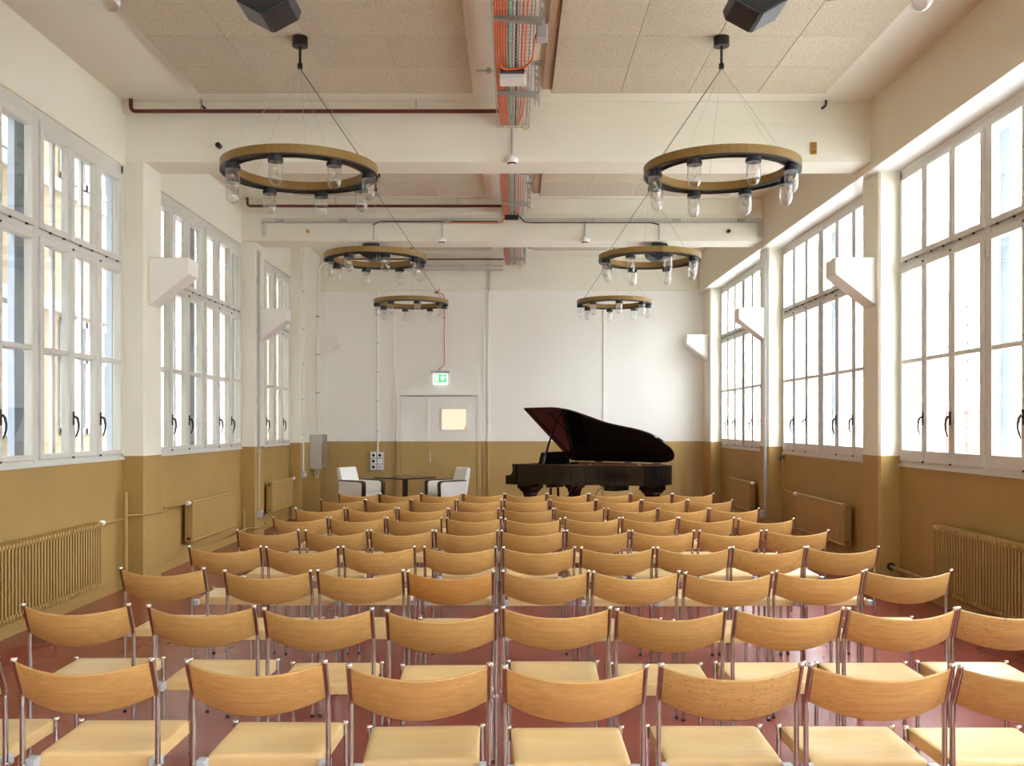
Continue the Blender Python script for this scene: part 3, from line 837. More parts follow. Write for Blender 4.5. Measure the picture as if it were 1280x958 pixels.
# ------------------------------------------------------------------ loudspeakers under the beams
def speaker(x, y, ln, label, rz=0):
    t = thing('loudspeaker', label, 'speaker', (x, y, 4.18), RAD(rz), 'black loudspeakers under the beams')
    sec = [(-0.105, -0.02), (0.105, -0.02), (0.165, -0.13), (0.15, -0.18), (0.012, -0.255), (-0.012, -0.255), (-0.15, -0.18), (-0.165, -0.13)]
    m = MB(); m.prism(sec, -ln / 2, ln / 2, 'y')
    bevel(m.build('cabinet', M['black'], t, world=False), 0.008, 2)
    m = MB(); m.prism([(p[0] * 0.86, -0.03 + (p[1] + 0.02) * 0.9) for p in sec], -ln / 2 - 0.006, -ln / 2, 'y'); m.build('grille', M['rubber'], t, world=False)
    m = MB(); m.box(-0.03, 0.03, -0.05, 0.05, -0.03, 0.0); m.build('mount', M['black'], t, world=False)
    return t
speaker(-1.41, 5.55, 0.27, 'black V-shaped loudspeaker at the top edge, left of the cable basket')
speaker(1.41, 5.55, 0.27, 'black V-shaped loudspeaker at the top edge, right of the cable basket')
speaker(-1.98, 13.64, 0.34, 'black loudspeaker behind the middle ring chandelier on the left')
speaker(2.07, 13.64, 0.34, 'black loudspeaker behind the middle ring chandelier on the right')

# ------------------------------------------------------------------ white corbels on the pillars
def corbel(side, y0, y1, label):
    x = side * XC
    t = MB()
    poly = [(x, 3.265), (x - side * 0.40, 3.265), (x - side * 0.40, 3.10), (x, 2.79)]
    t.prism(poly, y0, y1, 'y')
    o = t.build_at('corbel', M['white'], (x, (y0 + y1) / 2, 2.79))
    bevel(o, 0.012, 2)
    return tag(o, label, 'bracket', 'white corbels on the pillars')
corbel(-1, 9.50, 9.80, 'large white corbel on the nearest left pillar')
corbel(-1, 13.62, 13.91, 'white corbel on the second left pillar beside the wire tray')
corbel(-1, 17.73, 18.03, 'cream corbel in the far left corner above the steel box')
corbel(1, 9.50, 9.80, 'large white corbel on the nearest right pillar')
corbel(1, 13.55, 13.84, 'white corbel on the second right pillar')
corbel(1, 17.58, 17.87, 'white corbel in the far right corner above the piano side')

# ------------------------------------------------------------------ radiators
def rad_tubes(side, ya, yb, valve, label):
    t = thing('column_radiator', label, 'radiator', (side * 3.74, (ya + yb) / 2, 0.165))
    zb, zt = 0.165, 0.735
    n = int(round((yb - ya) / 0.0485)); p = (yb - ya) / n
    m = MB()
    for i in range(n):
        y = ya + (i + 0.5) * p
        for xo in (3.675, 3.715, 3.755):
            X = side * xo
            m.tube([(X, y, zb + 0.02), (X, y, zb + 0.05), (X, y, zt - 0.05), (X, y, zt - 0.02)], 0.0115, 6)
        for zz in (zb + 0.022, zt - 0.022):
            m.tube([(side * 3.660, y, zz), (side * 3.772, y, zz)], [0.020, 0.020], 8)
    m.build('tubes', M['ochre'], t)
    h = MB()
    for zz in (zb + 0.024, zt - 0.024): h.tube([(side * 3.715, ya, zz), (side * 3.715, yb, zz)], 0.017, 8)
    h.build('header', M['ochre'], t)
    b = MB()
    for yy in (ya + 0.25, yb - 0.25): b.box(side * 3.76, side * (XW - 0.002), yy - 0.012, yy + 0.012, zb + 0.03, zt - 0.03)
    b.build('wall_bracket', M['ochre'], t)
    if valve:
        ye = yb if valve > 0 else ya
        v = MB(); v.tube([(side * 3.715, ye, zt - 0.024), (side * 3.715, ye + valve * 0.05, zt - 0.024)], 0.013, 8); v.build('valve', M['steel'], t)
        v = MB(); v.tube([(side * 3.715, ye + valve * 0.045, zt - 0.02), (side * 3.715, ye + valve * 0.06, zt - 0.02), (side * 3.715, ye + valve * 0.10, zt - 0.02), (side * 3.715, ye + valve * 0.135, zt - 0.02)], [0.017, 0.024, 0.026, 0.020], 10)
        v.build('thermostat', M['plastic'], t)
    return t
def rad_panel(side, ya, yb, valve, label):
    t = thing('panel_radiator', label, 'radiator', (side * 3.74, (ya + yb) / 2, 0.25))
    zb, zt = 0.25, 0.73
    m = MB()
    n = int(round((yb - ya) / 0.062)); p = (yb - ya) / n
    for i in range(n):
        m.cbox(side * 3.675, side * 3.69, ya + i * p + 0.001, ya + (i + 1) * p - 0.001, zb + 0.02, zt - 0.02, 0.004)
    m.box(side * 3.682, side * 3.70, ya, yb, zb + 0.02, zt - 0.02)
    m.build('front_panel', M['ochre'], t)
    m = MB(); m.box(side * 3.745, side * 3.765, ya, yb, zb + 0.01, zt - 0.02); m.build('rear_panel', M['ochre'], t)
    h = MB()
    for zz in (zb + 0.018, zt - 0.018): h.tube([(side * 3.69, ya - 0.01, zz), (side * 3.69, yb + 0.01, zz)], 0.021, 10)
    for zz in (zb + 0.018, zt - 0.018):
        for yy in (ya + 0.02, yb - 0.02): h.tube([(side * 3.69, yy, zz), (side * 3.755, yy, zz)], 0.014, 8)
    h.build('header', M['ochre'], t)
    e = MB()
    for yy in (ya, yb): e.box(side * 3.70, side * 3.745, yy - 0.004, yy + 0.004, zb + 0.06, zt - 0.06)
    e.build('side_cover', M['ochre'], t)
    b = MB()
    for yy in (ya + 0.3, yb - 0.3): b.box(side * 3.76, side * (XW - 0.002), yy - 0.015, yy + 0.015, zb + 0.05, zt - 0.05)
    b.build('wall_bracket', M['ochre'], t)
    ye = yb if valve > 0 else ya
    v = MB(); v.tube([(side * 3.69, ye, zt - 0.02), (side * 3.69, ye + valve * 0.07, zt - 0.02)], 0.012, 8); v.build('valve', M['steel'], t)
    v = MB(); v.tube([(side * 3.69, ye + valve * 0.055, zt - 0.02), (side * 3.69, ye + valve * 0.07, zt - 0.02), (side * 3.69, ye + valve * 0.12, zt - 0.02), (side * 3.69, ye + valve * 0.155, zt - 0.02)], [0.018, 0.026, 0.028, 0.022], 10)
    v.build('thermostat', M['plastic'], t)
    return t
rad_tubes(-1, 6.35, 8.60, 1, 'ochre column radiator under the nearest left window')
rad_tubes(1, 6.10, 8.38, 0, 'ochre column radiator under the nearest right window')
rad_panel(-1, 11.05, 12.75, -1, 'ochre panel radiator under the second left window')
rad_panel(-1, 14.72, 16.10, 1, 'ochre panel radiator under the far left window')
rad_panel(1, 10.65, 12.38, 1, 'ochre panel radiator under the second right window')
rad_panel(1, 14.85, 16.30, -1, 'ochre panel radiator under the far right window')

# ------------------------------------------------------------------ pipes and conduits
def pipe(name, pts, r, mt, label, cat='pipe', clips=(), n=10, clipmat=None):
    base = pts[0]
    m = MB(); m.tube(pts, r, n)
    o = m.build_at(name, M[mt], base)
    tag(o, label, cat)
    for c in clips:
        MB().box(*c).build('clip', M[clipmat or 'galv'], o)
    return o
def rnd(pts, rad=0.06, k=4):
    """round the corners of a polyline"""
    P = [Vector(p) for p in pts]; out = [P[0]]
    for i in range(1, len(P) - 1):
        a, b, c = P[i - 1], P[i], P[i + 1]
        d1 = (a - b); d2 = (c - b); r = min(rad, d1.length * 0.45, d2.length * 0.45)
        p, q = b + d1.normalized() * r, b + d2.normalized() * r
        for j in range(k + 1):
            t = j / k
            out.append((1 - t) ** 2 * p + 2 * t * (1 - t) * b + t * t * q)
    out.append(P[-1])
    return out
def redrun(y, x0, x1, label, hang):
    o = pipe('sprinkler_pipe', rnd([(x0, y, CZ), (x0, y, 4.652), (x1, y, 4.652)], 0.10), 0.020, 'redpipe', label)
    for hx in hang:
        MB().box(hx - 0.006, hx + 0.006, y - 0.008, y + 0.008, 4.63, CZ).build('hanger', M['galv'], o)
redrun(9.32, -3.70, -0.05, 'dark red sprinkler pipe along the nearest ceiling beam', (-3.02, -0.93))
redrun(13.35, -3.68, -0.05, 'dark red sprinkler pipe along the second ceiling beam', (-2.45, -0.75))
pipe('sprinkler_pipe', [(-3.3, 17.9, 4.70), (-0.12, 17.9, 4.70)], 0.014, 'redpipe', 'thin red-brown pipe high on the far wall', clips=((-2.0, -1.985, 17.89, 17.91, 4.69, CZ),))
for q, zz in enumerate((4.585, 4.505)):
    pipe('conduit', [(-2.2, 17.94, zz), (-0.17, 17.94, zz)], 0.016, 'greycable', 'grey conduit high on the far wall, %s of two' % ('upper' if q == 0 else 'lower'), 'conduit',
         clips=tuple((xx - .012, xx + .012, 17.92, 18.0, zz - .02, zz + .02) for xx in (-1.7, -0.9)))
pipe('riser_pipe', [(-3.735, 9.28, 0.0), (-3.735, 9.28, 0.95)], 0.022, 'ochre', 'ochre upright heating pipe beside the nearest left pillar')
pipe('heating_pipe', rnd([(-3.715, 8.735, 0.712), (-3.735, 8.80, 0.70), (-3.735, 9.24, 0.70)], 0.03), 0.009, 'ochre', 'thin ochre pipe from the nearest left radiator to the upright pipe')
pipe('heating_pipe', rnd([(-3.735, 9.25, 0.73), (-3.57, 9.38, 0.73), (-3.57, 9.90, 0.73), (-3.69, 10.2, 0.73), (-3.69, 10.89, 0.715)], 0.05), 0.011, 'ochre', 'thin ochre pipe round the nearest left pillar to the second radiator')
pipe('riser_pipe', [(-3.735, 13.36, 0.0), (-3.735, 13.36, 0.42)], 0.022, 'ochre', 'short ochre upright pipe beside the second left pillar')
pipe('heating_pipe', rnd([(-3.70, 12.8, 0.16), (-3.70, 13.42, 0.16), (-3.57, 13.48, 0.16), (-3.57, 14.0, 0.16), (-3.70, 14.1, 0.20), (-3.70, 14.7, 0.27)], 0.05), 0.012, 'ochre', 'low ochre pipe round the second left pillar')
pipe('riser_pipe', [(-3.735, 16.35, 0.0), (-3.735, 16.35, 0.94)], 0.018, 'ochre', 'ochre upright pipe beside the far left radiator')
pipe('heating_pipe', rnd([(3.715, 9.42, 0.215), (3.715, 8.30, 0.215)], 0.02), 0.016, 'ochre', 'ochre pipe stub from the dark hole by the nearest right pillar')
pipe('pipe_collar', [(3.715, 9.42, 0.215), (3.715, 9.405, 0.215)], 0.040, 'black', 'dark round collar where a pipe enters the nearest right pillar', n=16)
pipe('heating_pipe', rnd([(3.78, 13.48, 1.14), (3.75, 13.30, 1.14), (3.75, 13.30, 0.80), (3.69, 13.0, 0.72), (3.69, 12.55, 0.712)], 0.05), 0.008, 'ochre', 'thin ochre pipe dropping from a dark grommet to the second right radiator')
pipe('pipe_collar', [(3.79, 13.50, 1.14), (3.775, 13.40, 1.14)], 0.028, 'black', 'dark round grommet below the second right window', n=16)
# stubs and hooks on the beams
pipe('pipe_stub', [(-2.86, 9.40, 4.33), (-2.86, 9.33, 4.33)], 0.026, 'bronze', 'short dark round stub on the nearest beam at left', 'stub', n=14)
pipe('pipe_stub', [(-2.85, 13.43, 4.31), (-2.85, 13.36, 4.31)], 0.024, 'brass', 'short round brass stub on the second beam at left', 'stub', n=14)
pipe('pipe_stub', [(3.02, 13.43, 4.31), (3.02, 13.36, 4.31)], 0.024, 'bronze', 'short dark round stub on the second beam at right', 'stub', n=14)
o = MB().cbox(2.92, 2.98, 9.375, 9.40, 4.245, 4.37, 0.006).build_at('wall_plate', M['brass'], (2.95, 9.40, 4.3)); tag(o, 'small dull brass plate on the nearest beam at right', 'plate')
MB().lathe([(0, 0), (0.012, 0), (0.012, 0.004), (0, 0.004)], (2.95, 9.375, 4.27), 10).build('screw', M['bronze'], o)
for sx, lb_ in ((-3.03, 'left'), (3.06, 'right')):
    pipe('beam_hook', rnd([(sx, 9.355, CZ), (sx, 9.355, 4.72), (sx - 0.045 * (1 if sx > 0 else -1), 9.34, 4.685)], 0.03), 0.012, 'black', 'short bent black hook hanging above the nearest beam at %s' % lb_, 'hook')
# conduits of the far left corner
def strap(x, y, z): return (x - 0.004, x + 0.03, y - 0.022, y + 0.022, z - 0.01, z + 0.01)
pipe('conduit', [(-3.58, 16.48, 4.60), (-3.58, 16.48, 0.82)], 0.012, 'plastic', 'slim pale conduit down the far left pier to a socket', 'conduit', clips=tuple((-3.598, -3.565, 16.455, 16.505, z - .008, z + .008) for z in (1.45, 2.05, 2.65, 3.25, 3.9)))
t = MB().cbox(-3.60, -3.545, 16.42, 16.52, 0.70, 0.81, 0.008).build_at('wall_socket', M['greyplastic'], (-3.60, 16.47, 0.75)); tag(t, 'small grey socket box at the foot of the slim conduit', 'socket')
MB().tube([(-3.545, 16.47, 0.75), (-3.535, 16.47, 0.75)], 0.025, 12).build('cover', M['plastic'], t)
pipe('conduit', rnd([(-3.05, 17.80, 4.60), (-3.53, 17.80, 4.60), (-3.56, 17.62, 4.45), (-3.56, 17.62, 1.44)], 0.15), 0.018, 'plastic', 'thick pale conduit running down to the steel box', 'conduit',
     clips=tuple((-3.598, -3.535, 17.585, 17.655, z - .012, z + .012) for z in (2.2, 2.9, 3.6)))
t = thing('switch_cabinet', 'brushed steel electrical box on the far left pier above the armchairs', 'box', (-3.60, 17.35, 0.82))
bevel(MB().box(-3.60, -3.42, 17.08, 17.64, 0.82, 1.435).build('body', M['steel'], t), 0.006)
bevel(MB().box(-3.415, -3.395, 17.085, 17.635, 0.825, 1.43).build('door', M['steel'], t), 0.004)
MB().cbox(-3.395, -3.385, 17.58, 17.61, 1.10, 1.16, 0.003).build('latch', M['cap'], t)
for zz in (0.95, 1.3): MB().box(-3.395, -3.388, 17.10, 17.14, zz, zz + 0.05).build('hinge', M['cap'], t)
pipe('cable_loop', rnd([(-3.52, 17.2, 0.82), (-3.52, 17.2, 0.66), (-3.52, 17.45, 0.66), (-3.52, 17.45, 0.82)], 0.12), 0.012, 'greycable', 'grey cable loop hanging under the steel box', 'cable')
# far wall conduit and socket panel
pipe('conduit', rnd([(-2.52, 18.03, 4.22), (-2.52, 18.03, 1.10)], 0.1), 0.013, 'plastic', 'white conduit down the far wall to the socket panel', 'conduit', clips=tuple((-2.55, -2.49, 18.01, 18.05, z - .008, z + .008) for z in (1.5, 2.05, 2.6, 3.15, 3.7)))
t = thing('power_outlet', 'grey board of round black sockets on the far wall', 'socket', (-2.535, 18.05, 0.76))
bevel(MB().box(-2.665, -2.405, 17.99, 18.05, 0.755, 1.105).build('box', M['greyplastic'], t), 0.008)
for r_ in range(3):
    for c_ in range(2):
        cx, cz = -2.595 + c_ * 0.12, 1.04 - r_ * 0.11
        f = MB().cbox(cx - 0.044, cx + 0.044, 17.978, 17.99, cz - 0.044, cz + 0.044, 0.004).build('socket', M['plastic'], t)
        if c_ == 0 or r_ == 0: MB().tube([(cx, 17.979, cz), (cx, 17.974, cz)], 0.030, 16).build('socket_face', M['black'], f)
        elif r_ == 1: MB().box(cx - 0.02, cx + 0.02, 17.974, 17.979, cz - 0.004, cz + 0.004).build('slot', M['greyplastic'], f)
        else: MB().tube([(cx, 17.979, cz), (cx, 17.974, cz)], 0.034, 16).build('socket_face', M['bracket'], f)
# conduits on beams and far wall
pipe('conduit', rnd([(-1.93, 13.39, 4.42), (-1.93, 13.39, 4.19)], 0.03), 0.010, 'galv', 'short grey conduit down the second beam to the left speaker', 'conduit')
pipe('conduit', rnd([(2.05, 13.39, 4.42), (2.05, 13.39, 4.19)], 0.03), 0.010, 'galv', 'short grey conduit down the second beam to the right speaker', 'conduit')
def detector(x, y, zc, z, label, lc):
    pipe('conduit', [(x, y - 0.03, zc), (x, y - 0.03, z + 0.06)], 0.009, 'galv', lc, 'conduit')
    t = thing('smoke_detector', label, 'smoke detector', (x, y - 0.06, z), 0, 'smoke detectors on the beams')
    MB().cbox(x - 0.02, x + 0.02, y - 0.09, y, z + 0.035, z + 0.06, 0.004).build('bracket', M['plastic'], t)
    m = MB(); m.lathe([(0, -0.025), (0.035, -0.025), (0.052, -0.008), (0.062, 0.012), (0.062, 0.028), (0.05, 0.035), (0, 0.035)], (x, y - 0.06, z), 20); m.build('detector_head', M['plastic'], t)
    m = MB(); m.lathe([(0.036, -0.0255), (0.046, -0.0165), (0.048, -0.012), (0.036, -0.022)], (x, y - 0.06, z), 20); m.build('slots', M['black'], t)
detector(0.0, 9.40, 4.50, 4.165, 'round white smoke detector under the nearest beam at the centre', 'slim conduit down the nearest beam to the smoke detector')
detector(-0.975, 13.43, 4.44, 4.165, 'round white smoke detector on the second beam, left of the cable basket', 'slim conduit down the second beam to the left smoke detector')
detector(1.02, 13.43, 4.44, 4.165, 'round white smoke detector on the second beam, right of the cable basket', 'slim conduit down the second beam to the right smoke detector')
pipe('conduit', [(-1.36, 18.03, 4.88 - 0.15), (-1.36, 18.03, 4.16)], 0.012, 'galv', 'grey conduit down the far beam above the exit sign', 'conduit')
pipe('conduit', [(-0.43, 17.98, 4.52), (-0.43, 17.98, 4.10)], 0.012, 'galv', 'grey conduit end beside the far cable basket', 'conduit')
pipe('exit_sign_cable', rnd([(-1.36, 17.985, 4.16), (-1.39, 17.985, 4.10), (-1.29, 17.985, 4.06), (-1.265, 17.985, 3.98), (-1.265, 17.985, 2.74), (-1.38, 17.985, 2.64)], 0.04), 0.010, 'copper', 'orange-red cable down the far wall to the exit sign', 'cable')
o = MB().lathe([(0, -0.02), (0.035, -0.02), (0.035, 0.02), (0, 0.02)], (-1.42, 17.99, 4.09), 14).build_at('junction_box', M['brass'], (-1.42, 17.99, 4.09)); tag(o, 'small round orange junction box where the exit cable starts', 'junction box')

# ------------------------------------------------------------------ exit sign
t = thing('exit_sign', 'lit green and white emergency exit sign above the door', 'sign', (-1.345, 18.05, 2.36))
bevel(MB().box(-1.515, -1.175, 17.93, 18.05, 2.575, 2.625).build('housing', M['bracket'], t), 0.006)
MB().box(-1.48, -1.21, 17.965, 17.985, 2.365, 2.575).build('light_panel', M['sign_white'], t)
gp = MB().box(-1.46, -1.23, 17.960, 17.965, 2.405, 2.555).build('sign_face', M['sign_green'], t)
mm = MB()
yf0, yf1 = 17.956, 17.960
mm.rim([(-1.445, 2.42), (-1.375, 2.42), (-1.375, 2.54), (-1.445, 2.54)], [(-1.436, 2.42), (-1.384, 2.42), (-1.384, 2.531), (-1.436, 2.531)], 0, 1)
vv = [(p[0], yf0 if p[2] < 0.5 else yf1, p[1]) for p in mm.v]; mm.v = vv
# running figure inside the doorway and the arrow beside it
mm.prism([(-1.434, 2.42), (-1.386, 2.42), (-1.386, 2.53), (-1.434, 2.53)], 17.9585, 17.960, 'y')
mm.prism([(-1.352, 2.505), (-1.312, 2.505), (-1.312, 2.535), (-1.282, 2.535), (-1.282, 2.505), (-1.242, 2.505), (-1.297, 2.425)], yf0, yf1, 'y')
mm.build('door_and_arrow', M['sign_white'], t)
mm = MB()
mm.lathe([(0, -0.008), (0.007, -0.004), (0.007, 0.004), (0, 0.008)], (-1.405, 17.958, 2.513), 10)
mm.prism([(-1.417, 2.470), (-1.405, 2.500), (-1.396, 2.500), (-1.402, 2.468)], 17.955, 17.9585, 'y')
mm.prism([(-1.417, 2.472), (-1.428, 2.445), (-1.422, 2.442), (-1.408, 2.468)], 17.955, 17.9585, 'y')
mm.prism([(-1.408, 2.470), (-1.394, 2.448), (-1.398, 2.425), (-1.391, 2.425), (-1.387, 2.450), (-1.400, 2.474)], 17.955, 17.9585, 'y')
mm.build('running_figure', M['sign_green'], t)

# ------------------------------------------------------------------ double door in the far wall
d = sroot('door_1', 'double door in the far wall painted like the wall, lit pane on the right leaf', 'door', (-1.37, 18.05, 0))
fr = MB()
fr.box(-2.165, -2.095, 18.005, 18.05, 0, 2.205); fr.box(-0.645, -0.575, 18.005, 18.05, 0, 2.205); fr.box(-2.095, -0.645, 18.005, 18.05, 2.16, 2.205)
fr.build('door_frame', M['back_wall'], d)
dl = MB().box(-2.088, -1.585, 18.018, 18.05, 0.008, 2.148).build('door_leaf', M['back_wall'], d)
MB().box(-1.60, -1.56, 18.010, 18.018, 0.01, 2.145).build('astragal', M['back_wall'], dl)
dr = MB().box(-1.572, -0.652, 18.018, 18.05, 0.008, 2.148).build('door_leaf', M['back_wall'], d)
m = MB()
for b_ in ((-1.335, -1.315, 1.50, 1.925), (-0.862, -0.842, 1.50, 1.925), (-1.335, -0.842, 1.50, 1.52), (-1.335, -0.842, 1.905, 1.925)): m.box(b_[0], b_[1], 18.006, 18.018, b_[2], b_[3])
m.build('pane_frame', M['white'], dr)
MB().box(-1.315, -0.862, 18.012, 18.018, 1.52, 1.905).build('lit_pane', M['lit_pane'], dr)
MB().box(-0.885, -0.866, 18.009, 18.012, 1.525, 1.585).build('red_tag', M['redtag'], dr)
m = MB(); m.cbox(-1.545, -1.52, 18.008, 18.018, 0.90, 1.10, 0.003); m.tube(rnd([(-1.532, 18.015, 1.03), (-1.532, 17.965, 1.03), (-1.43, 17.965, 1.03)], 0.02), 0.009, 8)
m.build('door_handle', M['steel'], dr)
MB().box(-2.095, -0.645, 18.0, 18.012, 2.150, 2.162).build('painted_gap_shade', M['brown'], d)  # dark strip painted in for the shade of the gap above the leaves

# ------------------------------------------------------------------ wire cable baskets along the ceiling
TX0, TX1, TZ = -0.145, 0.165, 4.51
def wire(m, a, b, r=0.0024): m.tube([a, b], r, 4, caps=False)
def basket(y0, y1, label, arms):
    t = thing('cable_basket', label, 'cable tray', (0.01, (y0 + y1) / 2, TZ), 0, 'wire cable baskets under the ceiling')
    m = MB()
    nx = 5
    for i in range(nx + 1):
        x = TX0 + (TX1 - TX0) * i / nx; wire(m, (x, y0, TZ), (x, y1, TZ))
    for x in (TX0, TX1):
        for zz in (TZ + 0.035, TZ + 0.075): wire(m, (x, y0, zz), (x, y1, zz))
    y = y0
    while y <= y1 + 1e-6:
        wire(m, (TX0, y, TZ - 0.004), (TX1, y, TZ - 0.004)); wire(m, (TX0, y, TZ), (TX0, y, TZ + 0.075)); wire(m, (TX1, y, TZ), (TX1, y, TZ + 0.075))
        y += (y1 - y0) / max(1, round((y1 - y0) / 0.072))
    m.build('wire_mesh', M['galv'], t)
    for ya in arms:
        a = MB()
        a.prism([(-0.13, TZ - 0.012), (0.215, TZ - 0.012), (0.215, TZ - 0.055), (0.10, TZ - 0.045), (-0.13, TZ - 0.022)], ya - 0.018, ya + 0.018, 'y')
        a.box(-0.13, 0.215, ya - 0.03, ya + 0.018, TZ - 0.014, TZ - 0.008)
        am = a.build('support_arm', M['galv'], t)
        for bx in (-0.10, 0.13): MB().lathe([(0, -0.012), (0.010, -0.012), (0.010, 0.0), (0, 0.0)], (bx, ya, TZ - 0.014), 8).build('bolt', M['cap'], am)
        c = MB()
        for q in range(6):
            z1 = CZ - q * 0.062
            c.box(0.195, 0.207, ya + 0.020, ya + 0.024, z1 - 0.062, z1); c.box(0.228, 0.240, ya + 0.020, ya + 0.024, z1 - 0.062, z1)
            c.box(0.207, 0.228, ya + 0.020, ya + 0.024, z1 - 0.024, z1)
        c.box(0.195, 0.199, ya + 0.022, ya + 0.055, CZ - 0.372, CZ); c.box(0.236, 0.240, ya + 0.022, ya + 0.055, CZ - 0.372, CZ)
        c.box(0.16, 0.27, ya - 0.02, ya + 0.09, CZ - 0.006, CZ)
        c.build('perforated_rail', M['galv'], t)
    return t
basket(5.86, 9.36, 'wire cable basket under the nearest ceiling bay, full of orange cables', (6.83, 8.36))
basket(9.90, 13.36, 'wire cable basket in the second ceiling bay, behind the nearest beam', (10.95, 12.50))
basket(13.96, 17.45, 'wire cable basket in the far ceiling bay, ending by the far wall', (15.1, 16.62))
def sag(y, k): return 0.003 * sin(y * 3.1)
def cable(col, x, r, z, label, cat='cable', bend=0.0, name=None, grp=None):
    o = None
    m = MB()
    for (a, b) in ((5.84, 9.33), (9.88, 13.34), (13.95, 17.40)):
        pts = []
        n = 18
        for i in range(n + 1):
            yy = a + (b - a) * i / n
            e = max(0.0, (i / n - 0.78) / 0.22) ** 2
            pts.append((x + sag(yy, x * 40) + bend * e, yy, z))
        m.tube(pts, r, 6, caps=False)
    o = m.build_at(name or (col + '_cable'), M[col], (x, 5.84, z))
    return tag(o, label, cat, grp)
gC = 'cables lying in the overhead wire baskets'
zc = TZ + 0.012
nm5 = ['outermost on the left', 'second from the left', 'third from the left', 'fourth from the left', 'fifth from the left']
for i in range(5):
    cable('orange', -0.124 + i * 0.0195, 0.0094, zc, 'thin orange cable in the overhead baskets, %s' % nm5[i], bend=0.02, grp=gC)
cable('teal', -0.022, 0.0125, zc + 0.002, 'teal cable in the overhead baskets beside the orange ones', bend=0.03, grp=gC)
cable('greycable', 0.008, 0.009, zc, 'light grey cable in the overhead baskets, right of the teal one', grp=gC, name='grey_cable')
cable('brown', 0.034, 0.0095, zc, 'dark brown cable at the middle of the overhead baskets', grp=gC)
cable('greycable', 0.057, 0.008, zc, 'light grey cable in the overhead baskets, right of the brown one', grp=gC, name='grey_cable')
cable('orange', 0.080, 0.0085, zc, 'thin orange cable in the overhead baskets, inner one on the right', bend=-0.04, grp=gC)
cable('orange', 0.107, 0.0085, zc, 'thin orange cable in the overhead baskets, outer one on the right', bend=-0.05, grp=gC)
cable('greycable', 0.140, 0.009, zc, 'light grey cable in the overhead baskets, outermost on the right', grp=gC, name='grey_cable')
# things on the baskets
t = thing('distribution_box', 'white plastic box under the nearest cable basket', 'box', (0.005, 7.90, TZ - 0.06))
bevel(MB().box(-0.105, 0.115, 7.86, 8.02, TZ - 0.080, TZ - 0.062 + 0.05).build('box', M['plastic'], t), 0.010, 2)
MB().box(-0.106, 0.116, 7.858, 7.86, TZ - 0.028, TZ - 0.024).build('lid_seam', M['greyplastic'], t)
MB().box(-0.095, 0.10, 7.80, 7.86, TZ - 0.03, TZ - 0.01).build('painted_shade_plate', M['black'], t)  # black plate standing in for shade under the basket
t = thing('wall_junction', 'small grey junction box hanging right of the nearest cable basket', 'junction box', (0.225, 7.35, 4.58))
bevel(MB().box(0.185, 0.265, 7.28, 7.42, 4.55, 4.65).build('box', M['bracket'], t), 0.008)
MB().box(0.268, 0.274, 7.30, 7.40, 4.55, 4.66).build('lid', M['plastic'], t)
MB().tube([(0.225, 7.35, 4.65), (0.225, 7.35, CZ)], 0.006, 6).build('hanger_rod', M['galv'], t)
pipe('orange_branch_cable', rnd([(-0.10, 7.70, TZ - 0.012), (-0.07, 7.80, TZ - 0.02), (0.10, 7.76, TZ - 0.02), (0.165, 7.6, TZ - 0.01), (0.175, 7.35, TZ + 0.06), (0.21, 7.30, TZ + 0.12)], 0.05), 0.008, 'orange', 'orange cable looping across the nearest basket to the junction box', 'cable')
pipe('wire_loop', [(0.135 + 0.035 * cos(a), 9.31, TZ - 0.005 + 0.032 * sin(a)) for a in [2 * pi * i / 14 for i in range(15)]], 0.0045, 'yellow', 'yellow-green earth wire loop at the end of the nearest basket', 'wire')
pipe('wire_loop', [(0.135 + 0.035 * cos(a), 17.42, TZ - 0.02 + 0.042 * sin(a)) for a in [2 * pi * i / 14 for i in range(15)]], 0.0055, 'yellow', 'yellow-green earth wire loop at the end of the far basket', 'wire')
o = MB().cbox(-0.10, 0.09, 13.28, 13.38, TZ - 0.05, TZ + 0.055, 0.006).build_at('black_box', M['black'], (0, 13.33, TZ)); tag(o, 'black box at the end of the second cable basket', 'box')
for (ya, xa, xb, lb_) in ((6.55, -0.36, -0.15, 'front'), (7.98, -0.30, -0.16, 'rear')):
    pipe('threaded_rod', [(xa, ya, TZ + 0.04), (xb, ya, TZ + 0.04)], 0.007, 'galv', 'short steel rod holding the left of the nearest basket, %s one' % lb_, 'rod', clips=((xb - .05, xb - .02, ya - .015, ya + .015, TZ + .02, TZ + .06),))
# flat wire trays on the second beam and the second pillars
def ladder(pts_fn, n, label, loc, cat='cable tray', cross=None):
    m = MB()
    for q in range(3): 
        a, b = pts_fn(0, q / 2), pts_fn(1, q / 2); wire(m, a, b, 0.0028)
    for i in range(n + 1):
        wire(m, pts_fn(i / n, 0), pts_fn(i / n, 1), 0.0022)
        if cross: wire(m, pts_fn(i / n, 0), tuple(Vector(pts_fn(i / n, 0)) + Vector(cross)), 0.0022)
    if cross:
        a, b = Vector(pts_fn(0, 0)) + Vector(cross), Vector(pts_fn(1, 0)) + Vector(cross); wire(m, a, b, 0.0028)
    t = thing('wire_tray', label, cat, loc)
    m.build('wire_mesh', M['galv'], t)
    return t
t = ladder(lambda u, v: (-3.50 + 3.36 * u, 13.415, 4.432 + 0.056 * v), 56, 'slim wire tray along the second beam, left half', (-1.8, 13.41, 4.43), cross=(0, -0.05, 0))
for xx in (-3.25, -2.35, -0.9): MB().box(xx - 0.05, xx + 0.05, 13.36, 13.40, 4.435, 4.48).build('joint_plate', M['galv'], t)
t = ladder(lambda u, v: (0.16 + 3.32 * u, 13.415, 4.432 + 0.056 * v), 55, 'slim wire tray along the second beam, right half', (1.8, 13.41, 4.43), cross=(0, -0.05, 0))
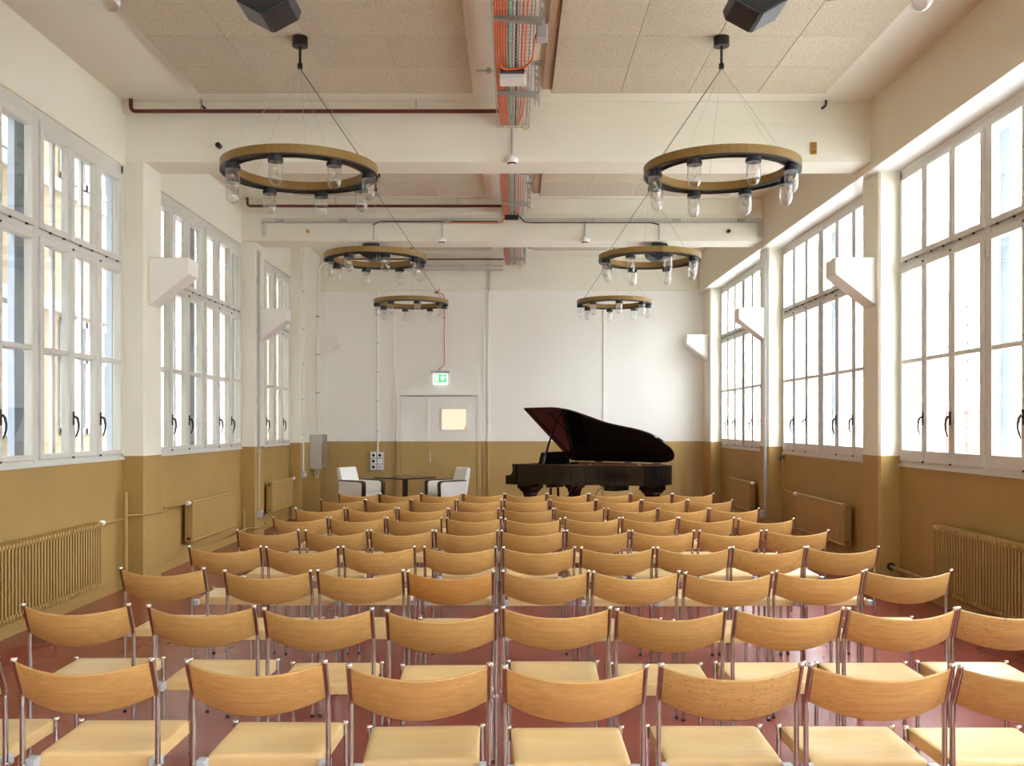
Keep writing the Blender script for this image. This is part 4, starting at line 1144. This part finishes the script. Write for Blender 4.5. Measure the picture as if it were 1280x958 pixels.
for xx in (1.1, 2.3, 3.2): MB().box(xx - 0.05, xx + 0.05, 13.36, 13.40, 4.435, 4.48).build('joint_plate', M['galv'], t)
ladder(lambda u, v: (3.43 + 0.056 * v, 13.415, 4.24 + 0.20 * u), 4, 'short upright wire tray on the second beam at its right end', (3.45, 13.41, 4.24))
ladder(lambda u, v: (-3.50 + 0.056 * v, 13.415, 4.24 + 0.20 * u), 4, 'short upright wire tray on the second beam at its left end', (-3.48, 13.41, 4.24))
t = ladder(lambda u, v: (-3.59, 13.54 + 0.06 * v, 1.22 + 2.85 * u), 46, 'tall upright wire tray on the second left pillar', (-3.59, 13.55, 1.2), cross=(0.045, 0, 0))
for zz in (1.9, 2.9, 3.6): MB().box(-3.60, -3.57, 13.535, 13.56, zz, zz + 0.09).build('joint_plate', M['galv'], t)
t = ladder(lambda u, v: (3.59, 13.52 + 0.06 * v, 0.62 + 3.5 * u), 56, 'tall upright wire tray on the second right pillar', (3.59, 13.55, 0.62), cross=(-0.045, 0, 0))
pipe('pillar_cable', [(-3.575, 13.57, 4.05), (-3.575, 13.57, 0.42)], 0.008, 'greycable', 'grey cable down the second left pillar to a socket box', 'cable')
pipe('pillar_cable', rnd([(3.575, 13.55, 4.05), (3.575, 13.55, 0.36), (3.575, 13.68, 0.34)], 0.08), 0.012, 'greycable', 'grey cable down the second right pillar to a socket box', 'cable')
for (sx, ya, lb_) in ((-1, 13.60, 'left'), (1, 13.66, 'right')):
    t = thing('socket_box', 'small grey socket box low on the second %s pillar' % lb_, 'socket', (sx * 3.60, ya, 0.31))
    bevel(MB().box(sx * 3.60, sx * 3.53, ya - 0.06, ya + 0.06, 0.29, 0.39).build('box', M['bracket'], t), 0.006)
    MB().box(sx * 3.53, sx * 3.522, ya - 0.045, ya + 0.045, 0.305, 0.375).build('lid', M['galv'], t)
pipe('tray_cable', rnd([(-0.08, 13.30, 4.50), (-0.14, 13.38, 4.432), (-0.22, 13.392, 4.425), (-0.9, 13.392, 4.43)], 0.05), 0.009, 'orange', 'orange cable from the second basket onto the wire tray at left', 'cable')
pipe('tray_cable', rnd([(-0.20, 13.385, 4.445), (-1.85, 13.385, 4.445), (-1.93, 13.385, 4.40)], 0.05), 0.008, 'blackcable', 'black cable lying in the wire tray on the second beam, left half', 'cable')
pipe('tray_cable', rnd([(0.10, 13.30, 4.50), (0.17, 13.38, 4.437), (0.26, 13.388, 4.430), (1.95, 13.388, 4.43), (2.05, 13.388, 4.40)], 0.05), 0.009, 'blackcable', 'black cable lying in the wire tray on the second beam, right half', 'cable')

# ------------------------------------------------------------------ grand piano
def piano():
    psi = RAD(42)
    t = thing('grand_piano', 'black lacquered concert grand piano with raised lid at the far wall', 'piano', (-0.105, 15.42, 0), -psi)
    B = lambda m, n, mt, p=t: m.build(n, mt, p, world=False)
    def smooth(pts, k=6):
        P = [Vector((p[0], p[1], 0)) for p in pts]; out = []
        for i in range(len(P) - 1):
            p0 = P[max(0, i - 1)]; p1 = P[i]; p2 = P[i + 1]; p3 = P[min(len(P) - 1, i + 2)]
            for j in range(k):
                u = j / k
                q = 0.5 * ((2 * p1) + (-p0 + p2) * u + (2 * p0 - 5 * p1 + 4 * p2 - p3) * u * u + (-p0 + 3 * p1 - 3 * p2 + p3) * u ** 3)
                out.append((q.x, q.y))
        out.append((P[-1].x, P[-1].y))
        return out
    curve = smooth([(0.62, 0.0), (0.85, 0.01), (1.08, 0.09), (1.30, 0.24), (1.52, 0.40), (1.75, 0.50), (2.0, 0.59), (2.18, 0.70), (2.30, 0.86), (2.35, 1.06), (2.33, 1.24), (2.24, 1.38), (2.08, 1.46), (1.90, 1.48)])
    outl = [(0.22, 0.0)] + curve + [(0.22, 1.48)]
    # inner outline offset towards the inside
    n = len(outl); inn = []
    for i in range(n):
        a = Vector(outl[i - 1] + (0,)); b = Vector(outl[i] + (0,)); c = Vector(outl[(i + 1) % n] + (0,))
        e1 = (b - a).normalized(); e2 = (c - b).normalized()
        nn = Vector((-(e1.y + e2.y), e1.x + e2.x, 0)).normalized()
        k = 0.045 / max(0.5, nn.dot(Vector((-e1.y, e1.x, 0))))
        q = b + nn * k; inn.append((q.x, q.y))
    inn2 = [(p[0], p[1]) for p in inn]
    m = MB(); m.rim(outl, inn, 0.685, 0.985); rim_ = B(m, 'rim', M['gloss_black'])
    m = MB(); m.rim(inn, [(0.5 + (p[0] - 0.5) * 0.985 + 0.005, 0.74 + (p[1] - 0.74) * 0.985) for p in inn], 0.86, 0.992); B(m, 'inner_rim', M['rim_wood'])
    m = MB(); m.prism(inn, 0.715, 0.75); B(m, 'soundboard', M['rim_wood'])
    m = MB(); m.prism([(0.55 + (p[0] - 0.55) * 0.94, 0.76 + (p[1] - 0.76) * 0.93) for p in inn], 0.88, 0.90); pl = B(m, 'iron_plate', M['plate'])
    m = MB()
    for k in range(34):
        x = 0.62; y = 0.12 + k * 0.038
        xe = min(2.15, 0.80 + 1.35 * max(0, (y - 0.05)) ** 0.8)
        m.tube([(x, y, 0.915), (xe, y, 0.915)], 0.0016, 4, caps=False)
    so = B(m, 'strings', M['steel']); so['kind'] = 'stuff'
    # keybed, cheeks, fallboard, keys
    m = MB(); m.box(0.0, 0.60, 0.0, 1.48, 0.655, 0.70); bevel(B(m, 'keybed', M['gloss_black']), 0.006)
    for y0 in (0.0, 1.40):
        m = MB()
        prof = [(0.0, 0.68), (0.0, 0.79), (0.02, 0.80), (0.09, 0.805), (0.125, 0.825), (0.145, 0.865), (0.15, 0.92), (0.135, 0.985), (0.26, 0.985), (0.26, 0.68)]
        m.prism(prof, y0, y0 + 0.08, 'y'); bevel(B(m, 'cheek', M['gloss_black']), 0.006)
    m = MB(); m.box(0.17, 0.21, 0.08, 1.40, 0.74, 0.97); B(m, 'fallboard', M['gloss_black'])
    m = MB(); m.box(0.0, 0.03, 0.08, 1.40, 0.69, 0.74); B(m, 'key_slip', M['gloss_black'])
    wk = MB(); bk = MB(); kw = 1.24 / 52
    for k in range(52):
        wk.box(0.03, 0.17, 0.12 + k * kw + 0.0006, 0.12 + (k + 1) * kw - 0.0006, 0.715, 0.745)
        if (k % 7) in (0, 2, 3, 5, 6) and k < 51: bk.box(0.08, 0.17, 0.12 + (k + 1) * kw - 0.005, 0.12 + (k + 1) * kw + 0.005, 0.745, 0.757)
    a = B(wk, 'white_keys', M['ivory']); a['kind'] = 'stuff'
    a = B(bk, 'black_keys', M['gloss_black']); a['kind'] = 'stuff'
    # music desk
    m = MB(); m.box(-0.012, 0.012, 0.36, 1.12, 0.0, 0.19)
    a = B(m, 'music_desk', M['gloss_black']); a.location = (0.40, 0, 0.985); a.rotation_euler = (0, RAD(18), 0)
    m = MB(); m.box(0.30, 0.56, 0.30, 1.18, 0.955, 0.985); B(m, 'desk_shelf', M['gloss_black'])
    # legs
    for (lx, ly) in ((0.38, 0.17), (0.38, 1.31), (2.10, 1.06)):
        m = MB()
        m.cbox(lx - 0.15, lx + 0.15, ly - 0.15, ly + 0.15, 0.63, 0.69, 0.01)
        pr = [(0.15, 0.63), (0.145, 0.60), (0.125, 0.595), (0.12, 0.57), (0.09, 0.54), (0.075, 0.49), (0.065, 0.40), (0.055, 0.16), (0.06, 0.12), (0.05, 0.10)]
        for i in range(len(pr) - 1):
            (r0, za), (r1, zb) = pr[i], pr[i + 1]
            m.add([(lx + sx * r0, ly + sy * r0, za) for sx, sy in ((-1, -1), (1, -1), (1, 1), (-1, 1))] + [(lx + sx * r1, ly + sy * r1, zb) for sx, sy in ((-1, -1), (1, -1), (1, 1), (-1, 1))],
                  [(k, (k + 1) % 4, 4 + (k + 1) % 4, 4 + k) for k in range(4)])
        m.box(lx - 0.05, lx + 0.05, ly - 0.05, ly + 0.05, 0.07, 0.10)
        lg = B(m, 'leg', M['gloss_black'])
        m = MB(); m.tube([(lx, ly - 0.03, 0.045), (lx, ly + 0.03, 0.045)], 0.045, 14); m.box(lx - 0.02, lx + 0.02, ly - 0.04, ly + 0.04, 0.06, 0.075)
        m.build('caster', M['brass'], lg, world=False)
    # pedal lyre
    m = MB()
    m.box(0.36, 0.46, 0.58, 0.92, 0.59, 0.66)
    for yy in (0.66, 0.84): m.tube([(0.40, yy, 0.58), (0.40, yy + 0.02 * (1 if yy > 0.75 else -1), 0.32), (0.40, yy, 0.14)], 0.022, 8)
    m.box(0.33, 0.47, 0.58, 0.92, 0.08, 0.15)
    ly_ = B(m, 'pedal_lyre', M['gloss_black'])
    for yy in (0.67, 0.75, 0.83):
        m = MB(); m.cbox(0.20, 0.36, yy - 0.022, yy + 0.022, 0.075, 0.09, 0.004); m.build('pedal', M['brass'], ly_, world=False)
    for yy in (0.70, 0.80):
        m = MB(); m.tube([(0.46, yy, 0.12), (0.86, yy, 0.64)], 0.010, 6); m.build('lyre_brace', M['black'], ly_, world=False)
    m = MB(); m.box(1.50, 1.72, 0.62, 0.98, 0.585, 0.69); bevel(B(m, 'humidifier_box', M['black']), 0.008)
    m = MB(); m.tube(rnd([(1.45, 0.80, 0.64), (1.25, 0.82, 0.60), (1.10, 0.86, 0.40), (1.05, 0.95, 0.02)], 0.2), 0.006, 6); B(m, 'mains_lead', M['blackcable'])
    m = MB()
    for xx in (0.8, 1.15, 1.5): m.box(xx - 0.03, xx + 0.03, 0.30 if xx < 1.2 else 0.55, 1.44, 0.655, 0.72)
    B(m, 'under_beam', M['rim_wood'])
    # lid hinged on the straight far side
    th = RAD(35)
    lo = [(p[0], p[1] - 1.49) for p in outl]
    def ofs(p):
        x, y = p
        return (x + (0.022 if x > 1.0 else 0.0), y - (0.03 if y < -0.35 else 0.01))
    lo = [ofs(p) for p in lo]
    main_ = [p for p in lo if p[0] >= 0.58]
    main_ = [(0.17, -1.515), (0.40, -1.52)] + main_ + [(0.17, -0.005)]
    m = MB(); m.prism(main_, 0.0, 0.024)
    lid = B(m, 'lid', M['lidlac']); lid.location = (0, 1.49, 0.995); lid.rotation_euler = (-th, 0, 0)
    m = MB(); m.box(0.19, 0.27, -1.48, -0.03, -0.012, 0.0); m.build('lid_batten', M['lidlac'], lid, world=False)
    m = MB(); m.box(0.54, 0.64, -1.40, -0.30, -0.010, 0.0); m.build('prop_block', M['lidlac'], lid, world=False)
    for xx in (0.75, 1.35, 1.9): 
        m = MB(); m.tube([(xx - 0.07, 1.49, 0.99), (xx + 0.07, 1.49, 0.99)], 0.012, 8); B(m, 'hinge', M['gloss_black'])
    m = MB(); m.tube([(0.74, 0.05, 0.985), (0.66, 0.30, 1.32), (0.60, 0.55, 1.645)], [0.026, 0.018, 0.012], 8); B(m, 'lid_prop', M['gloss_black'])
    for (xx, yy) in ((1.44, 0.36), (2.12, 0.68)):
        m = MB(); m.cbox(xx - 0.03, xx + 0.03, yy - 0.02, yy + 0.03, 0.985, 1.012, 0.004); m.tube([(xx, yy, 1.01), (xx - 0.03, yy, 1.05)], 0.006, 6); B(m, 'brass_latch', M['brass'])
    return t
piano()

# ------------------------------------------------------------------ low table and two armchairs
t = thing('cafe_table', 'dark square table on one post between the white armchairs', 'table', (-1.765, 15.85, 0), RAD(45 + 4))
m = MB(); m.cbox(-0.365, 0.365, -0.365, 0.365, 0.728, 0.748, 0.004); m.build('tabletop', M['darkwood'], t, world=False)
m = MB(); m.cbox(-0.032, 0.032, -0.032, 0.032, 0.02, 0.728, 0.003); m.build('post', M['darkwood'], t, world=False)
m = MB(); m.cbox(-0.24, 0.24, -0.24, 0.24, 0.0, 0.02, 0.004); m.build('base_plate', M['darkwood'], t, world=False)
def armchair(x, y, rz, label):
    """local +y is the front"""
    t = thing('armchair', label, 'armchair', (x, y, 0), rz, 'white armchairs beside the dark table')
    B = lambda m, n, mt: m.build(n, mt, t, world=False)
    for s in (-1, 1):
        m = MB()
        prof = [(0.24, 0.10), (0.26, 0.60), (0.245, 0.632), (0.21, 0.645), (-0.20, 0.655), (-0.23, 0.62), (-0.24, 0.10)]
        m.prism(prof, s * 0.235, s * 0.315, 'x')
        bevel(B(m, 'arm', M['whiteleather']), 0.010)
        m = MB()
        m.prism([(0.24, 0.0), (0.265, 0.0), (0.285, 0.60), (0.27, 0.645), (0.22, 0.666), (-0.22, 0.670), (-0.22, 0.657), (0.21, 0.648), (0.248, 0.634), (0.262, 0.60)], s * 0.230, s * 0.320, 'x')
        B(m, 'arm_trim', M['darkwood'])
        m = MB(); m.cbox(s * 0.25, s * 0.30, -0.27, -0.22, 0.0, 0.12, 0.004); B(m, 'leg', M['darkwood'])
    m = MB(); m.box(-0.233, 0.233, -0.20, 0.28, 0.28, 0.455); bevel(B(m, 'seat_cushion', M['whiteleather']), 0.035, 3)
    m = MB(); m.box(-0.233, 0.233, -0.24, 0.28, 0.14, 0.28); B(m, 'seat_base', M['whiteleather'])
    m = MB()
    m.prism([(-0.14, 0.42), (-0.27, 0.865), (-0.295, 0.88), (-0.325, 0.875), (-0.34, 0.85), (-0.24, 0.20), (-0.16, 0.20)], -0.232, 0.232, 'x')
    bevel(B(m, 'backrest', M['whiteleather']), 0.018, 2)
    return t
armchair(-2.60, 16.50, RAD(-118), 'white leather armchair with dark trim, left of the dark table')
armchair(-1.115, 16.50, RAD(118), 'white leather armchair with dark trim, right of the dark table')
